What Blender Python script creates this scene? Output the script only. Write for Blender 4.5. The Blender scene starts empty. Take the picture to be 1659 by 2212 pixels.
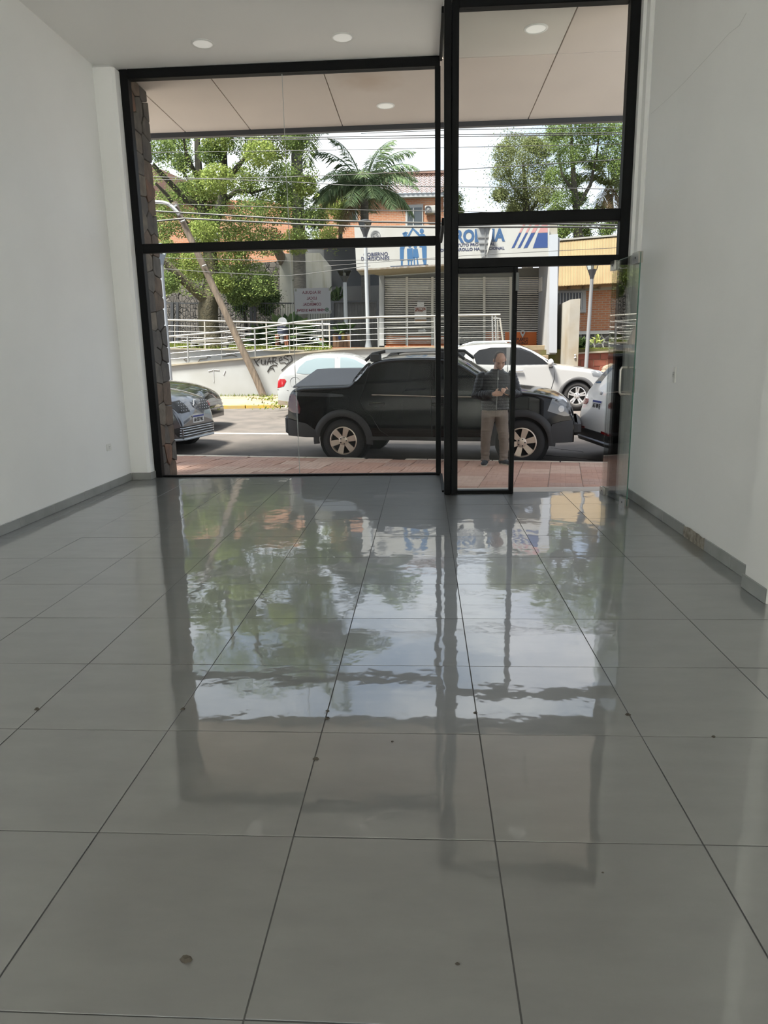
import bpy, bmesh, math, random
from mathutils import Vector, Matrix, noise
from mathutils.geometry import delaunay_2d_cdt
sc = bpy.context.scene
C = sc.collection.objects
rnd = random.Random(7)

# ------------------------------------------------------------------ camera
F_PX, YAW, PITCH, ROLL, CAM_H = 1527.34, -0.05912, 0.21703, -0.018845, 1.40088
def cam_axes():
    cy, sy, cp, sp = math.cos(YAW), math.sin(YAW), math.cos(PITCH), math.sin(PITCH)
    f = Vector((sy*cp, cy*cp, -sp)); r = Vector((cy, -sy, 0)); u = r.cross(f)
    c, s = math.cos(ROLL), math.sin(ROLL)
    return c*r + s*u, -s*r + c*u, f
CR, CU, CF = cam_axes()
CAM = Vector((0, 0, CAM_H))
cd = bpy.data.cameras.new('camera'); cam = bpy.data.objects.new('camera', cd); C.link(cam)
cam.matrix_world = Matrix(((CR.x, CU.x, -CF.x, 0), (CR.y, CU.y, -CF.y, 0), (CR.z, CU.z, -CF.z, CAM_H), (0, 0, 0, 1)))
cd.sensor_fit = 'VERTICAL'; cd.sensor_height = 36.0; cd.lens = 36.0*F_PX/2212.0
cd.clip_start = 0.05; cd.clip_end = 400
sc.camera = cam
# a photo pixel gives a direction; the distance comes from the plane the thing stands on or against
def ray(x, y): return CR*((x-829.5)/F_PX) - CU*((y-1106)/F_PX) + CF
def at_z(x, y, z=0.0):
    d = ray(x, y); return CAM + d*((z-CAM_H)/d.z)
def at_y(x, y, Y, slope=0.0):          # plane Y + slope*X
    d = ray(x, y); return CAM + d*(Y/(d.y - slope*d.x))
def at_x(x, y, X):
    d = ray(x, y); return CAM + d*(X/d.x)

# ------------------------------------------------------------------ world, sun, exposure
vs = sc.view_settings
vs.view_transform = 'Standard'; vs.look = 'None'; vs.gamma = 1.0; vs.use_curve_mapping = False
vs.exposure = 1.28
w = bpy.data.worlds.new('sky'); sc.world = w; w.use_nodes = True
nt = w.node_tree; nt.nodes.clear()
def N(nt, t, **k):
    n = nt.nodes.new(t)
    for a, b in k.items(): setattr(n, a, b)
    return n
o_ = N(nt, 'ShaderNodeOutputWorld'); bg = N(nt, 'ShaderNodeBackground'); tc = N(nt, 'ShaderNodeTexCoord')
mp = N(nt, 'ShaderNodeMapping'); mp.inputs['Scale'].default_value = (1.6, 1.6, 5.0)
nz = N(nt, 'ShaderNodeTexNoise'); nz.inputs['Scale'].default_value = 2.2; nz.inputs['Detail'].default_value = 7; nz.inputs['Roughness'].default_value = .55
cr = N(nt, 'ShaderNodeValToRGB'); cr.color_ramp.elements[0].position = .37; cr.color_ramp.elements[1].position = .60
cr.color_ramp.elements[0].color = (.205, .255, .335, 1); cr.color_ramp.elements[1].color = (.47, .485, .51, 1)
nt.links.new(tc.outputs['Generated'], mp.inputs[0]); nt.links.new(mp.outputs[0], nz.inputs[0]); nt.links.new(nz.outputs['Fac'], cr.inputs[0])
nt.links.new(cr.outputs[0], bg.inputs[0]); nt.links.new(bg.outputs[0], o_.inputs[0]); bg.inputs[1].default_value = 1.55
sl = bpy.data.lights.new('sun', 'SUN'); sun = bpy.data.objects.new('sun', sl); C.link(sun)
sl.energy = 9.0; sl.angle = math.radians(12); sl.color = (1, .95, .86)
sun.rotation_euler = (math.radians(27), 0, math.radians(-52)); sun.location = (0, -5, 30)

# ------------------------------------------------------------------ helpers
MATS = {}
ALB = [1.0]          # common reflectance scale for a family of materials
def mat(name, col, rough=.6, metal=0.0, col2=None, scale=5.0, detail=4.0, bump=0.0, bscale=None, spec=.5, coat=0.0, stretch=None, emit=None, lo=.35, hi=.65, trans=0.0):
    if name in MATS: return MATS[name]
    m = bpy.data.materials.new(name); m.use_nodes = True; nt = m.node_tree
    b = nt.nodes['Principled BSDF']; col = tuple(c*ALB[0] for c in col); col2 = tuple(c*ALB[0] for c in col2) if col2 else None
    b.inputs['Base Color'].default_value = (*col, 1); b.inputs['Roughness'].default_value = rough
    b.inputs['Metallic'].default_value = metal; b.inputs['Specular IOR Level'].default_value = spec
    if coat: b.inputs['Coat Weight'].default_value = coat; b.inputs['Coat Roughness'].default_value = .04
    if emit: b.inputs['Emission Color'].default_value = (*emit[:3], 1); b.inputs['Emission Strength'].default_value = emit[3]
    if trans: b.inputs['Transmission Weight'].default_value = trans
    if col2 or bump:
        t = N(nt, 'ShaderNodeTexCoord'); mp = N(nt, 'ShaderNodeMapping')
        if stretch: mp.inputs['Scale'].default_value = stretch
        nt.links.new(t.outputs['Object'], mp.inputs[0])
    if col2:
        n = N(nt, 'ShaderNodeTexNoise'); n.inputs['Scale'].default_value = scale; n.inputs['Detail'].default_value = detail
        r = N(nt, 'ShaderNodeValToRGB'); r.color_ramp.elements[0].position = lo; r.color_ramp.elements[1].position = hi
        r.color_ramp.elements[0].color = (*col, 1); r.color_ramp.elements[1].color = (*col2, 1)
        nt.links.new(mp.outputs[0], n.inputs[0]); nt.links.new(n.outputs['Fac'], r.inputs[0]); nt.links.new(r.outputs[0], b.inputs['Base Color'])
    if bump:
        n2 = N(nt, 'ShaderNodeTexNoise'); n2.inputs['Scale'].default_value = bscale or scale*3; n2.inputs['Detail'].default_value = 3
        bp = N(nt, 'ShaderNodeBump'); bp.inputs['Strength'].default_value = 1.0; bp.inputs['Distance'].default_value = bump
        nt.links.new(mp.outputs[0], n2.inputs[0]); nt.links.new(n2.outputs['Fac'], bp.inputs['Height']); nt.links.new(bp.outputs[0], b.inputs['Normal'])
    MATS[name] = m; return m
def glassmat(name, tint=(.93, .97, .95), ior=1.42, rough=0.0, k=1.0):
    m = bpy.data.materials.new(name); m.use_nodes = True; nt = m.node_tree; nt.nodes.clear()
    o = N(nt, 'ShaderNodeOutputMaterial'); t = N(nt, 'ShaderNodeBsdfTransparent'); g = N(nt, 'ShaderNodeBsdfGlossy'); mx = N(nt, 'ShaderNodeMixShader'); f = N(nt, 'ShaderNodeFresnel')
    t.inputs[0].default_value = (*tint, 1); g.inputs['Roughness'].default_value = rough; f.inputs[0].default_value = ior
    mu = N(nt, 'ShaderNodeMath', operation='MULTIPLY'); mu.inputs[1].default_value = k
    nt.links.new(f.outputs[0], mu.inputs[0]); nt.links.new(mu.outputs[0], mx.inputs[0]); nt.links.new(t.outputs[0], mx.inputs[1]); nt.links.new(g.outputs[0], mx.inputs[2]); nt.links.new(mx.outputs[0], o.inputs[0])
    MATS[name] = m; return m

def tag(o, label=None, cat=None, group=None, kind=None):
    if label: o['label'] = label
    if cat: o['category'] = cat
    if group: o['group'] = group
    if kind: o['kind'] = kind
    return o
def thing(name, label, cat, loc=(0, 0, 0), group=None, rotz=0.0):
    o = bpy.data.objects.new(name, None); C.link(o); o.location = loc; o.rotation_euler = (0, 0, rotz); o.empty_display_size = .1
    return tag(o, label, cat, group)
def link(name, me, parent=None, local=False):
    o = bpy.data.objects.new(name, me); C.link(o)
    if parent is not None:
        o.parent = parent
        if parent.type == 'EMPTY' and not local:
            o.matrix_parent_inverse = Matrix.Translation(-Vector(parent.location))
    return o
class MB:
    def __init__(s): s.v = []; s.f = []
    def add(s, vs, fs):
        k = len(s.v); s.v += [tuple(p) for p in vs]; s.f += [tuple(i+k for i in q) for q in fs]; return s
    def box(s, x0, x1, y0, y1, z0, z1):
        v = [(x, y, z) for z in (z0, z1) for y in (y0, y1) for x in (x0, x1)]
        return s.add(v, [(0, 2, 3, 1), (4, 5, 7, 6), (0, 1, 5, 4), (2, 6, 7, 3), (0, 4, 6, 2), (1, 3, 7, 5)])
    def bbox(s, x0, x1, y0, y1, z0, z1, b=.004):      # bevelled box: chamfer on the z-top edges and verticals
        b = min(b, (x1-x0)/3, (y1-y0)/3, (z1-z0)/3)
        lv = [(z0, b), (z0+b, 0), (z1-b, 0), (z1, b)]; vs = []; fs = []
        for z, i in lv:
            a0, a1, c0, c1 = x0+i, x1-i, y0+i, y1-i
            vs += [(a0+b, c0, z), (a1-b, c0, z), (a1, c0+b, z), (a1, c1-b, z), (a1-b, c1, z), (a0+b, c1, z), (a0, c1-b, z), (a0, c0+b, z)]
        for k in range(3):
            for j in range(8): fs.append((k*8+j, k*8+(j+1) % 8, k*8+8+(j+1) % 8, k*8+8+j))
        fs += [tuple(reversed(range(8))), tuple(range(24, 32))]
        return s.add(vs, fs)
    def bar(s, a, b, w, h=None, up=(0, 0, 1)):          # rectangular bar from a to b
        a = Vector(a); b = Vector(b); h = h or w; d = (b-a).normalized(); u = Vector(up)
        if abs(d.dot(u)) > .95: u = Vector((0, 1, 0)) if abs(d.y) < .9 else Vector((1, 0, 0))
        x = d.cross(u).normalized(); y = x.cross(d)
        v = [p + x*(i*w/2) + y*(j*h/2) for p in (a, b) for i, j in ((-1, -1), (1, -1), (1, 1), (-1, 1))]
        return s.add(v, [(3, 2, 1, 0), (4, 5, 6, 7), (0, 1, 5, 4), (1, 2, 6, 5), (2, 3, 7, 6), (3, 0, 4, 7)])
    def tube(s, pts, r, n=8, caps=True, sy=1.0):
        pts = [Vector(p) for p in pts]; R = r if isinstance(r, (list, tuple)) else [r]*len(pts); vs = []; fs = []
        pd = None; x = None
        for i, p in enumerate(pts):
            d = (pts[min(i+1, len(pts)-1)] - pts[max(i-1, 0)]).normalized()
            if x is None:
                u = Vector((0, 0, 1)) if abs(d.z) < .9 else Vector((1, 0, 0)); x = d.cross(u).normalized()
            else: x = (x - d*x.dot(d)).normalized()
            y = d.cross(x)
            for k in range(n):
                a = 2*math.pi*k/n; vs.append(p + x*(R[i]*math.cos(a)) + y*(R[i]*sy*math.sin(a)))
        for i in range(len(pts)-1):
            for k in range(n): fs.append((i*n+k, i*n+(k+1) % n, i*n+n+(k+1) % n, i*n+n+k))
        if caps: fs += [tuple(reversed(range(n))), tuple(range((len(pts)-1)*n, len(pts)*n))]
        return s.add(vs, fs)
    def lathe(s, prof, c=(0, 0, 0), ax='z', n=24, caps=True):      # prof: (r, h)
        c = Vector(c); vs = []; fs = []
        for r, h in prof:
            for k in range(n):
                a = 2*math.pi*k/n; p = (r*math.cos(a), r*math.sin(a), h)
                if ax == 'y': p = (p[0], p[2], -p[1])
                if ax == 'x': p = (p[2], p[0], p[1])
                vs.append(c+Vector(p))
        for i in range(len(prof)-1):
            for k in range(n): fs.append((i*n+k, i*n+(k+1) % n, i*n+n+(k+1) % n, i*n+n+k))
        if caps:
            if prof[0][0] > 1e-5: fs.append(tuple(reversed(range(n))))
            if prof[-1][0] > 1e-5: fs.append(tuple(range((len(prof)-1)*n, len(prof)*n)))
        return s.add(vs, fs)
    def ball(s, c, r, n=12, m=8, sc=(1, 1, 1)):
        pr = [(max(1e-4, math.sin(math.pi*i/m)), -math.cos(math.pi*i/m)) for i in range(m+1)]; vs = []; fs = []; c = Vector(c)
        for q, h in pr:
            for k in range(n):
                a = 2*math.pi*k/n; vs.append(c + Vector((r*sc[0]*q*math.cos(a), r*sc[1]*q*math.sin(a), r*sc[2]*h)))
        for i in range(m):
            for k in range(n): fs.append((i*n+k, i*n+(k+1) % n, i*n+n+(k+1) % n, i*n+n+k))
        return s.add(vs, fs)
    def prism(s, poly, o, ux, uy, depth, inset=0.0, front=0.0):   # polygon (2D) in plane o+ux,uy extruded along -normal by depth; front edge chamfered
        o = Vector(o); ux = Vector(ux); uy = Vector(uy); n = ux.cross(uy).normalized(); m = len(poly)
        cx = sum(p[0] for p in poly)/m; cy = sum(p[1] for p in poly)/m
        vs = [o+ux*p[0]+uy*p[1]-n*depth for p in poly] + [o+ux*p[0]+uy*p[1]-n*front for p in poly]
        fs = [tuple(reversed(range(m)))] + [(i, (i+1) % m, m+(i+1) % m, m+i) for i in range(m)]
        if inset:
            for p in poly:
                d = math.hypot(p[0]-cx, p[1]-cy) or 1; k = max(.3, 1-inset/d); vs.append(o+ux*(cx+(p[0]-cx)*k)+uy*(cy+(p[1]-cy)*k))
            fs += [(m+i, m+(i+1) % m, 2*m+(i+1) % m, 2*m+i) for i in range(m)] + [tuple(range(2*m, 3*m))]
        else: fs.append(tuple(range(m, 2*m)))
        return s.add(vs, fs)
    def mesh(s, name, m, smooth=False):
        me = bpy.data.meshes.new(name); me.from_pydata(s.v, [], s.f); me.materials.append(m)
        if smooth:
            for p in me.polygons: p.use_smooth = True
            try: me.set_sharp_from_angle(angle=math.radians(smooth if smooth is not True else 40))
            except Exception: pass
        me.update(); return me
    def build(s, name, m, parent=None, smooth=False, local=False):
        return link(name, s.mesh(name, m, smooth), parent, local)
def struct(name, mb, m, smooth=False):
    o = mb.build(name, m, None, smooth); o['kind'] = 'structure'; return o
def text_mesh(txt, h, bold=0.0, ext=.002, align='CENTER', sx=1.0):
    c = bpy.data.curves.new('t', 'FONT'); c.body = txt; c.size = h/0.70; c.align_x = align; c.extrude = ext; c.offset = bold; c.resolution_u = 3
    o = bpy.data.objects.new('t', c); C.link(o); dg = bpy.context.evaluated_depsgraph_get()
    me = bpy.data.meshes.new_from_object(o.evaluated_get(dg)); bpy.data.objects.remove(o); bpy.data.curves.remove(c)
    if sx != 1.0:
        for v in me.vertices: v.co.x *= sx
    return me
def put_text(name, txt, h, m, origin, ux, uy, parent=None, bold=0.0, align='CENTER', mirror=False, sx=1.0, fit=None, local=False):
    me = text_mesh(txt, h, bold, .002, align, sx)
    if fit:
        xs = [v.co.x for v in me.vertices]; k = fit/(max(xs)-min(xs))
        for v in me.vertices: v.co.x *= k
    o = Vector(origin); ux = Vector(ux).normalized(); uy = Vector(uy).normalized(); n = ux.cross(uy)
    for v in me.vertices:
        v.co = o + ux*(-v.co.x if mirror else v.co.x) + uy*v.co.y + n*v.co.z
    me.materials.clear(); me.materials.append(m); me.update()
    return link(name, me, parent, local)
def voronoi(x0, x1, y0, y1, pts):
    out = []
    for i, p in enumerate(pts):
        poly = [(x0, y0), (x1, y0), (x1, y1), (x0, y1)]
        for j, q in enumerate(pts):
            if i == j or (p[0]-q[0])**2+(p[1]-q[1])**2 > 1.6**2*max((x1-x0), .7)**2: continue
            mx, my = (p[0]+q[0])/2, (p[1]+q[1])/2; nx, ny = q[0]-p[0], q[1]-p[1]; new = []
            for k in range(len(poly)):
                a, b = poly[k], poly[(k+1) % len(poly)]
                da = (a[0]-mx)*nx+(a[1]-my)*ny; db = (b[0]-mx)*nx+(b[1]-my)*ny
                if da <= 0: new.append(a)
                if da*db < 0:
                    t = da/(da-db); new.append((a[0]+(b[0]-a[0])*t, a[1]+(b[1]-a[1])*t))
            poly = new
            if len(poly) < 3: break
        if len(poly) >= 3: out.append(poly)
    return out
def shrink(poly, g):
    m = len(poly); cx = sum(p[0] for p in poly)/m; cy = sum(p[1] for p in poly)/m
    o = []
    for p in poly:
        d = math.hypot(p[0]-cx, p[1]-cy) or 1; k = max(.5, 1-g/d); o.append((cx+(p[0]-cx)*k, cy+(p[1]-cy)*k))
    return o
def round_poly(poly, it=1, q=.25):
    for _ in range(it):
        n = []
        for i in range(len(poly)):
            a, b = poly[i], poly[(i+1) % len(poly)]
            n += [(a[0]*(1-q)+b[0]*q, a[1]*(1-q)+b[1]*q), (a[0]*q+b[0]*(1-q), a[1]*q+b[1]*(1-q))]
        poly = n
    return poly
# ------------------------------------------------------------------ the room
XL, XR, YW, YD, ZC = -3.52, 2.0, 8.42, 7.22, 4.5
YB = -9.0
white = mat('wall_paint', (.89, .89, .87), .55, col2=(.86, .86, .84), scale=1.3, bump=.0012, bscale=9)
ceil_m = mat('ceiling_paint', (.89, .885, .86), .6, col2=(.87, .865, .84), scale=.9)
black = mat('black_aluminium', (.007, .0075, .008), .5, bump=.0006, bscale=25, spec=.12)
grout = mat('grout', (.07, .07, .068), .8)
glass = glassmat('window_glass', (.975, .99, .985), 1.40, 0, .14); door_glass = glassmat('door_glass', (.96, .98, .97), 1.42, 0, .62)
glass_edge = mat('glass_edge', (.10, .20, .16), .15)
chrome = mat('brushed_steel', (.52, .50, .46), .28, metal=1.0)
def floor_mat():
    m = bpy.data.materials.new('polished_porcelain'); m.use_nodes = True; nt = m.node_tree; b = nt.nodes['Principled BSDF']
    L = nt.links.new; tc = N(nt, 'ShaderNodeTexCoord'); ob = N(nt, 'ShaderNodeObjectInfo'); g = N(nt, 'ShaderNodeNewGeometry')
    mp = N(nt, 'ShaderNodeMapping'); mp.inputs['Scale'].default_value = (1.2, 3.2, 1)
    n1 = N(nt, 'ShaderNodeTexNoise'); n1.inputs['Scale'].default_value = 2.6; n1.inputs['Detail'].default_value = 8; n1.inputs['Roughness'].default_value = .62
    L(g.outputs['Position'], mp.inputs[0]); L(mp.outputs[0], n1.inputs[0])
    r = N(nt, 'ShaderNodeValToRGB'); r.color_ramp.elements[0].position = .28; r.color_ramp.elements[1].position = .75
    r.color_ramp.elements[0].color = (.088, .088, .085, 1); r.color_ramp.elements[1].color = (.126, .127, .121, 1)
    L(n1.outputs['Fac'], r.inputs[0])
    hs = N(nt, 'ShaderNodeHueSaturation'); ma = N(nt, 'ShaderNodeMapRange'); ma.inputs['To Min'].default_value = .94; ma.inputs['To Max'].default_value = 1.06
    L(ob.outputs['Random'], ma.inputs[0]); L(ma.outputs[0], hs.inputs['Value']); L(r.outputs[0], hs.inputs['Color']); L(hs.outputs[0], b.inputs['Base Color'])
    b.inputs['Roughness'].default_value = .36; b.inputs['IOR'].default_value = 2.3; b.inputs['Coat Weight'].default_value = 1.0; b.inputs['Coat Roughness'].default_value = .03; b.inputs['Coat IOR'].default_value = 1.9
    # the polish is slightly wavy: each tile has its own ripple
    n2 = N(nt, 'ShaderNodeTexNoise'); n2.noise_dimensions = '4D'; n2.inputs['Scale'].default_value = 5.5; n2.inputs['Detail'].default_value = 1.5; n2.inputs['Roughness'].default_value = .45
    mw = N(nt, 'ShaderNodeMath', operation='MULTIPLY'); mw.inputs[1].default_value = 30
    L(ob.outputs['Random'], mw.inputs[0]); L(mw.outputs[0], n2.inputs['W']); L(g.outputs['Position'], n2.inputs['Vector'])
    bp = N(nt, 'ShaderNodeBump'); bp.inputs['Strength'].default_value = 1; bp.inputs['Distance'].default_value = .0014
    L(n2.outputs['Fac'], bp.inputs['Height'])
    n3 = N(nt, 'ShaderNodeTexNoise'); n3.inputs['Scale'].default_value = 22; n3.inputs['Detail'].default_value = 1; L(g.outputs['Position'], n3.inputs['Vector'])
    b2 = N(nt, 'ShaderNodeBump'); b2.inputs['Strength'].default_value = 1; b2.inputs['Distance'].default_value = .00016; L(n3.outputs['Fac'], b2.inputs['Height']); L(bp.outputs[0], b2.inputs['Normal']); L(b2.outputs[0], b.inputs['Coat Normal'])
    return m
porcelain = floor_mat()
# floor slab and tiles
T = .6; TX0 = -.665*T; TY0 = 2.068*T
floor = struct('floor', MB().box(XL-.1, .20, YB, YW+.06, -.25, -.0025).box(.20, XR+.1, YB, YD+.06, -.25, -.0025), grout)
g_ = .0022
tile_me = {}
def tile_mesh(wd, dp):
    k = (round(wd, 3), round(dp, 3))
    if k not in tile_me: tile_me[k] = MB().bbox(-wd/2+g_, wd/2-g_, -dp/2+g_, dp/2-g_, -.0095, 0, .0004).mesh('tile', porcelain)
    return tile_me[k]
ntile = 0
for i in range(-6, 5):
    for j in range(-2, 13):
        x0, x1 = max(XL+.002, TX0+i*T), min(XR-.002, TX0+(i+1)*T); y0, y1 = max(.30, TY0+j*T), min(YW, TY0+(j+1)*T)
        xm = (x0+x1)/2
        if xm > .19: y1 = min(y1, YD+.06)
        if x1-x0 < .02 or y1-y0 < .02: continue
        o = link('tile', tile_mesh(x1-x0, y1-y0), floor); o.location = ((x0+x1)/2, (y0+y1)/2, rnd.uniform(-.0004, .0004))
        o.rotation_euler = (rnd.gauss(0, .0009), rnd.gauss(0, .0009), 0); ntile += 1
# walls, ceiling
struct('wall_left', MB().box(XL-.2, XL, YB, 8.6, -.2, ZC+.1), white)
struct('wall_right', MB().box(XR, XR+.2, YB, YD+.05, -.2, ZC+.1), white)
struct('wall_back', MB().box(XL-.2, XR+.2, YB-.2, YB, -.2, ZC+.1), white)
SK = (-3.4, 1.9, -8.8, -3.3)      # rooflight added over the rear bay, behind the camera, to brighten the room
cm = MB().box(XL-.2, .20, SK[3], YW+.0, ZC, ZC+.12).box(.20, XR+.2, SK[3], YD, ZC, ZC+.12)
cm.box(XL-.2, SK[0], YB-.2, SK[3], ZC, ZC+.12).box(SK[1], XR+.2, YB-.2, SK[3], ZC, ZC+.12).box(SK[0], SK[1], YB-.2, SK[2], ZC, ZC+.12)
struct('ceiling', cm, ceil_m)
w3 = struct('added_rooflight', MB().box(SK[0], SK[1], SK[2]-.03, SK[2]+.03, ZC+.03, ZC+.13).box(SK[0], SK[1], SK[3]-.03, SK[3]+.03, ZC+.03, ZC+.13), white)
for k in range(3):
    xa = SK[0]+(SK[1]-SK[0])*k/3; xb = SK[0]+(SK[1]-SK[0])*(k+1)/3
    MB().box(xa+.02, xb-.02, SK[2], SK[3], ZC+.09, ZC+.098).build('added_roof_pane', glass, w3); MB().box(xb-.02, xb+.02, SK[2], SK[3], ZC+.06, ZC+.12).build('added_roof_bar', white, w3)
struct('floor_rear_bounce', MB().box(XL, XR, YB, .30, .001, .006), mat('white_bounce_floor', (.88, .88, .87), .45))  # white floor added out of view to bounce sun into the room
trim1 = struct('trim_1', MB().bbox(XL-.05, -3.29, 8.22, 8.50, -.01, ZC, .03), white)
trim2 = struct('trim_2', MB().bbox(1.912, XR+.1, 3.88, 4.17, -.01, ZC, .006), white)
trim3 = struct('trim_3', MB().box(1.935, XR+.1, 7.10, 7.34, -.01, ZC).bbox(1.965, XR+.1, 6.98, 7.12, -.01, ZC, .02), white)
# baseboard pieces
bb_m = mat('baseboard_tile', (.27, .275, .265), .22, col2=(.33, .335, .325), scale=3, detail=6)
bl = struct('baseboard_left', MB().box(XL-.02, XL+.001, YB, 8.22, 0, .07), grout)
y = 8.20
while y > YB:
    y2 = max(YB, y-.6); MB().bbox(XL, XL+.011, y2+.002, y-.002, 0.001, .088, .002).build('baseboard_tile', bb_m, bl); y = y2
MB().bbox(XL+.012, -3.288, 8.206, 8.219, .001, .088, .002).build('baseboard_tile', bb_m, bl)
MB().bbox(-3.289, -3.277, 8.206, 8.395, .001, .088, .002).build('baseboard_tile', bb_m, bl)
br_ = struct('baseboard_right', MB().box(XR-.001, XR+.02, YB, 7.0, 0, .07), grout)
rubble = mat('bare_plaster', (.34, .31, .26), .95, col2=(.18, .16, .13), scale=22, detail=6, bump=.01, bscale=30)
for a, b in ((6.97, 6.44), (6.44, 5.90), (5.90, 5.42), (5.00, 4.88), (4.88, 4.55), (4.55, 4.175)):
    MB().bbox(XR-.011, XR, b+.002, a-.002, .001, .088, .002).build('baseboard_tile', bb_m, br_)
pb = bmesh.new(); bmesh.ops.create_grid(pb, x_segments=28, y_segments=10, size=.5)
me = bpy.data.meshes.new('gap'); pb.to_mesh(me); pb.free(); me.materials.append(rubble)
for v in me.vertices:
    yy = 5.21+v.co.x*.42; zz = (v.co.y+.5)*(.090+.016*noise.noise((yy*9, 0, 3))); v.co = (XR-.0035-.0035*(1+noise.noise((yy*30, zz*30, 0))), yy, zz)
link('bare_plaster_gap', me, br_)
MB().bbox(1.900, 1.911, 3.885, 4.18, .001, .088, .002).build('baseboard_tile', bb_m, br_)
MB().bbox(1.9125, 1.995, 4.171, 4.182, .001, .088, .002).build('baseboard_tile', bb_m, br_)
# socket and switch
plate = mat('white_plastic', (.80, .80, .76), .35); dark_slot = mat('slot_dark', (.03, .03, .03), .6)
t = thing('wall_socket', 'small white socket plate low on the left wall near the pilaster', 'socket', (XL, 7.68, .46))
MB().bbox(XL-.001, XL+.009, 7.625, 7.735, .425, .50, .003).build('plate', plate, t)
MB().bbox(XL+.008, XL+.012, 7.655, 7.705, .437, .488, .002).build('outlet', plate, t)
for yy, zz in ((7.672, .47), (7.688, .47), (7.68, .452)): MB().box(XL+.0115, XL+.0126, yy-.002, yy+.002, zz-.006, zz+.006).build('slot', dark_slot, t)
t = thing('light_switch', 'narrow upright white light switch on the right wall', 'switch', (XR, 5.86, 1.21))
MB().bbox(XR-.010, XR+.001, 5.835, 5.885, 1.150, 1.275, .003).build('plate', plate, t)
MB().bbox(XR-.016, XR-.009, 5.850, 5.872, 1.195, 1.235, .002).build('rocker', mat('switch_grey', (.55, .55, .53), .4), t)
MB().box(XR-.0163, XR-.0158, 5.851, 5.871, 1.213, 1.216).build('rocker_gap', dark_slot, t)
# ceiling downlights
lamp_ring = mat('lamp_ring', (.82, .82, .79), .4); lamp_face = mat('lamp_diffuser', (.90, .90, .86), .5, emit=(1, .98, .92, .09))
def downlight(x, y, label):
    t = thing('ceiling_downlight', label, 'ceiling light', (x, y, ZC))
    MB().lathe([(.117, 0), (.117, -.004), (.112, -.008), (.096, -.008), (.094, -.004), (.094, .0)], (x, y, ZC), n=32, caps=False).build('ring', lamp_ring, t, True)
    MB().lathe([(.0945, 0), (.0945, -.0045), (.01, -.0055)], (x, y, ZC), n=32).build('diffuser', lamp_face, t, True)
downlight(-2.2, 7.84, 'round white downlight in the room ceiling, nearest the left wall')
downlight(-.787, 7.84, 'round white downlight in the room ceiling, nearest the black post')
# ------------------------------------------------------------------ shop front
def member(p, x0, x1, y0, y1, z0, z1, name='frame_member'): return MB().bbox(x0, x1, y0, y1, z0, z1, .004).build(name, black, p)
w1 = struct('window_1', MB().bbox(-3.30, -3.205, YW-.05, YW+.05, -.01, ZC-.005, .005), black)         # left jamb
member(w1, -3.205, .19, YW-.05, YW+.05, 4.40, ZC-.004, 'head'); member(w1, -3.205, .135, YW-.045, YW+.045, 2.605, 2.70, 'transom'); member(w1, -3.205, .135, YW-.03, YW+.03, .0, .022, 'sill')
member(w1, .135, .195, YW-.05, YW+.05, 0, 4.40, 'jamb')
for z0, z1 in ((.022, 2.605), (2.70, 4.40)):
    for x0, x1 in ((-3.205, -1.518), (-1.512, .135)):
        MB().box(x0, x1, YW-.004, YW+.004, z0, z1).build('pane', glass, w1)
    MB().box(-1.518, -1.512, YW-.0045, YW+.0045, z0, z1).build('silicone_joint', mat('silicone', (.45, .46, .44), .4), w1)
# side return of glass between the two fronts
member(w1, .18, .212, YD+.06, YW-.05, 0, .022, 'return_sill'); member(w1, .18, .212, YD+.06, YW-.05, 4.44, ZC-.004, 'return_head'); member(w1, .18, .212, YD+.06, YW-.05, 2.62, 2.69, 'return_transom')
for z0, z1 in ((.022, 2.62), (2.69, 4.44)): MB().box(.192, .200, YD+.06, YW-.05, z0, z1).build('return_pane', glass, w1)
w2 = struct('window_2', MB().bbox(.20, .268, YD-.06, YD+.06, 0, ZC-.004, .005), black)
member(w2, .270, .335, YD-.052, YD+.05, 0, ZC-.004, 'post')
member(w2, 1.845, 1.935, YD-.05, YD+.05, 2.20, ZC-.004, 'jamb'); member(w2, 1.865, 1.935, YD-.045, YD+.05, 0, 2.20, 'jamb')
member(w2, .335, 1.845, YD-.05, YD+.05, 4.43, ZC-.004, 'head'); member(w2, .335, 1.845, YD-.045, YD+.045, 2.605, 2.71, 'transom'); member(w2, .335, 1.845, YD-.045, YD+.045, 2.215, 2.300, 'transom')
member(w2, .335, .905, YD-.04, YD+.04, .0, .035, 'sidelight_sill'); member(w2, .335, .905, YD-.04, YD+.04, 2.165, 2.215, 'sidelight_head'); member(w2, .862, .905, YD-.045, YD+.045, .0, 2.215, 'sidelight_stile')
MB().box(.335, 1.845, YD-.004, YD+.004, 2.71, 4.43).build('pane', glass, w2); MB().box(.335, 1.845, YD-.004, YD+.004, 2.30, 2.605).build('pane', glass, w2)
MB().box(.335, .862, YD-.004, YD+.004, .035, 2.165).build('pane', glass, w2)
MB().bbox(.885, .915, YD-.058, YD-.044, 1.99, 2.16, .003).build('door_stop', mat('stop_grey', (.16, .17, .17), .5), w2)
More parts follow.
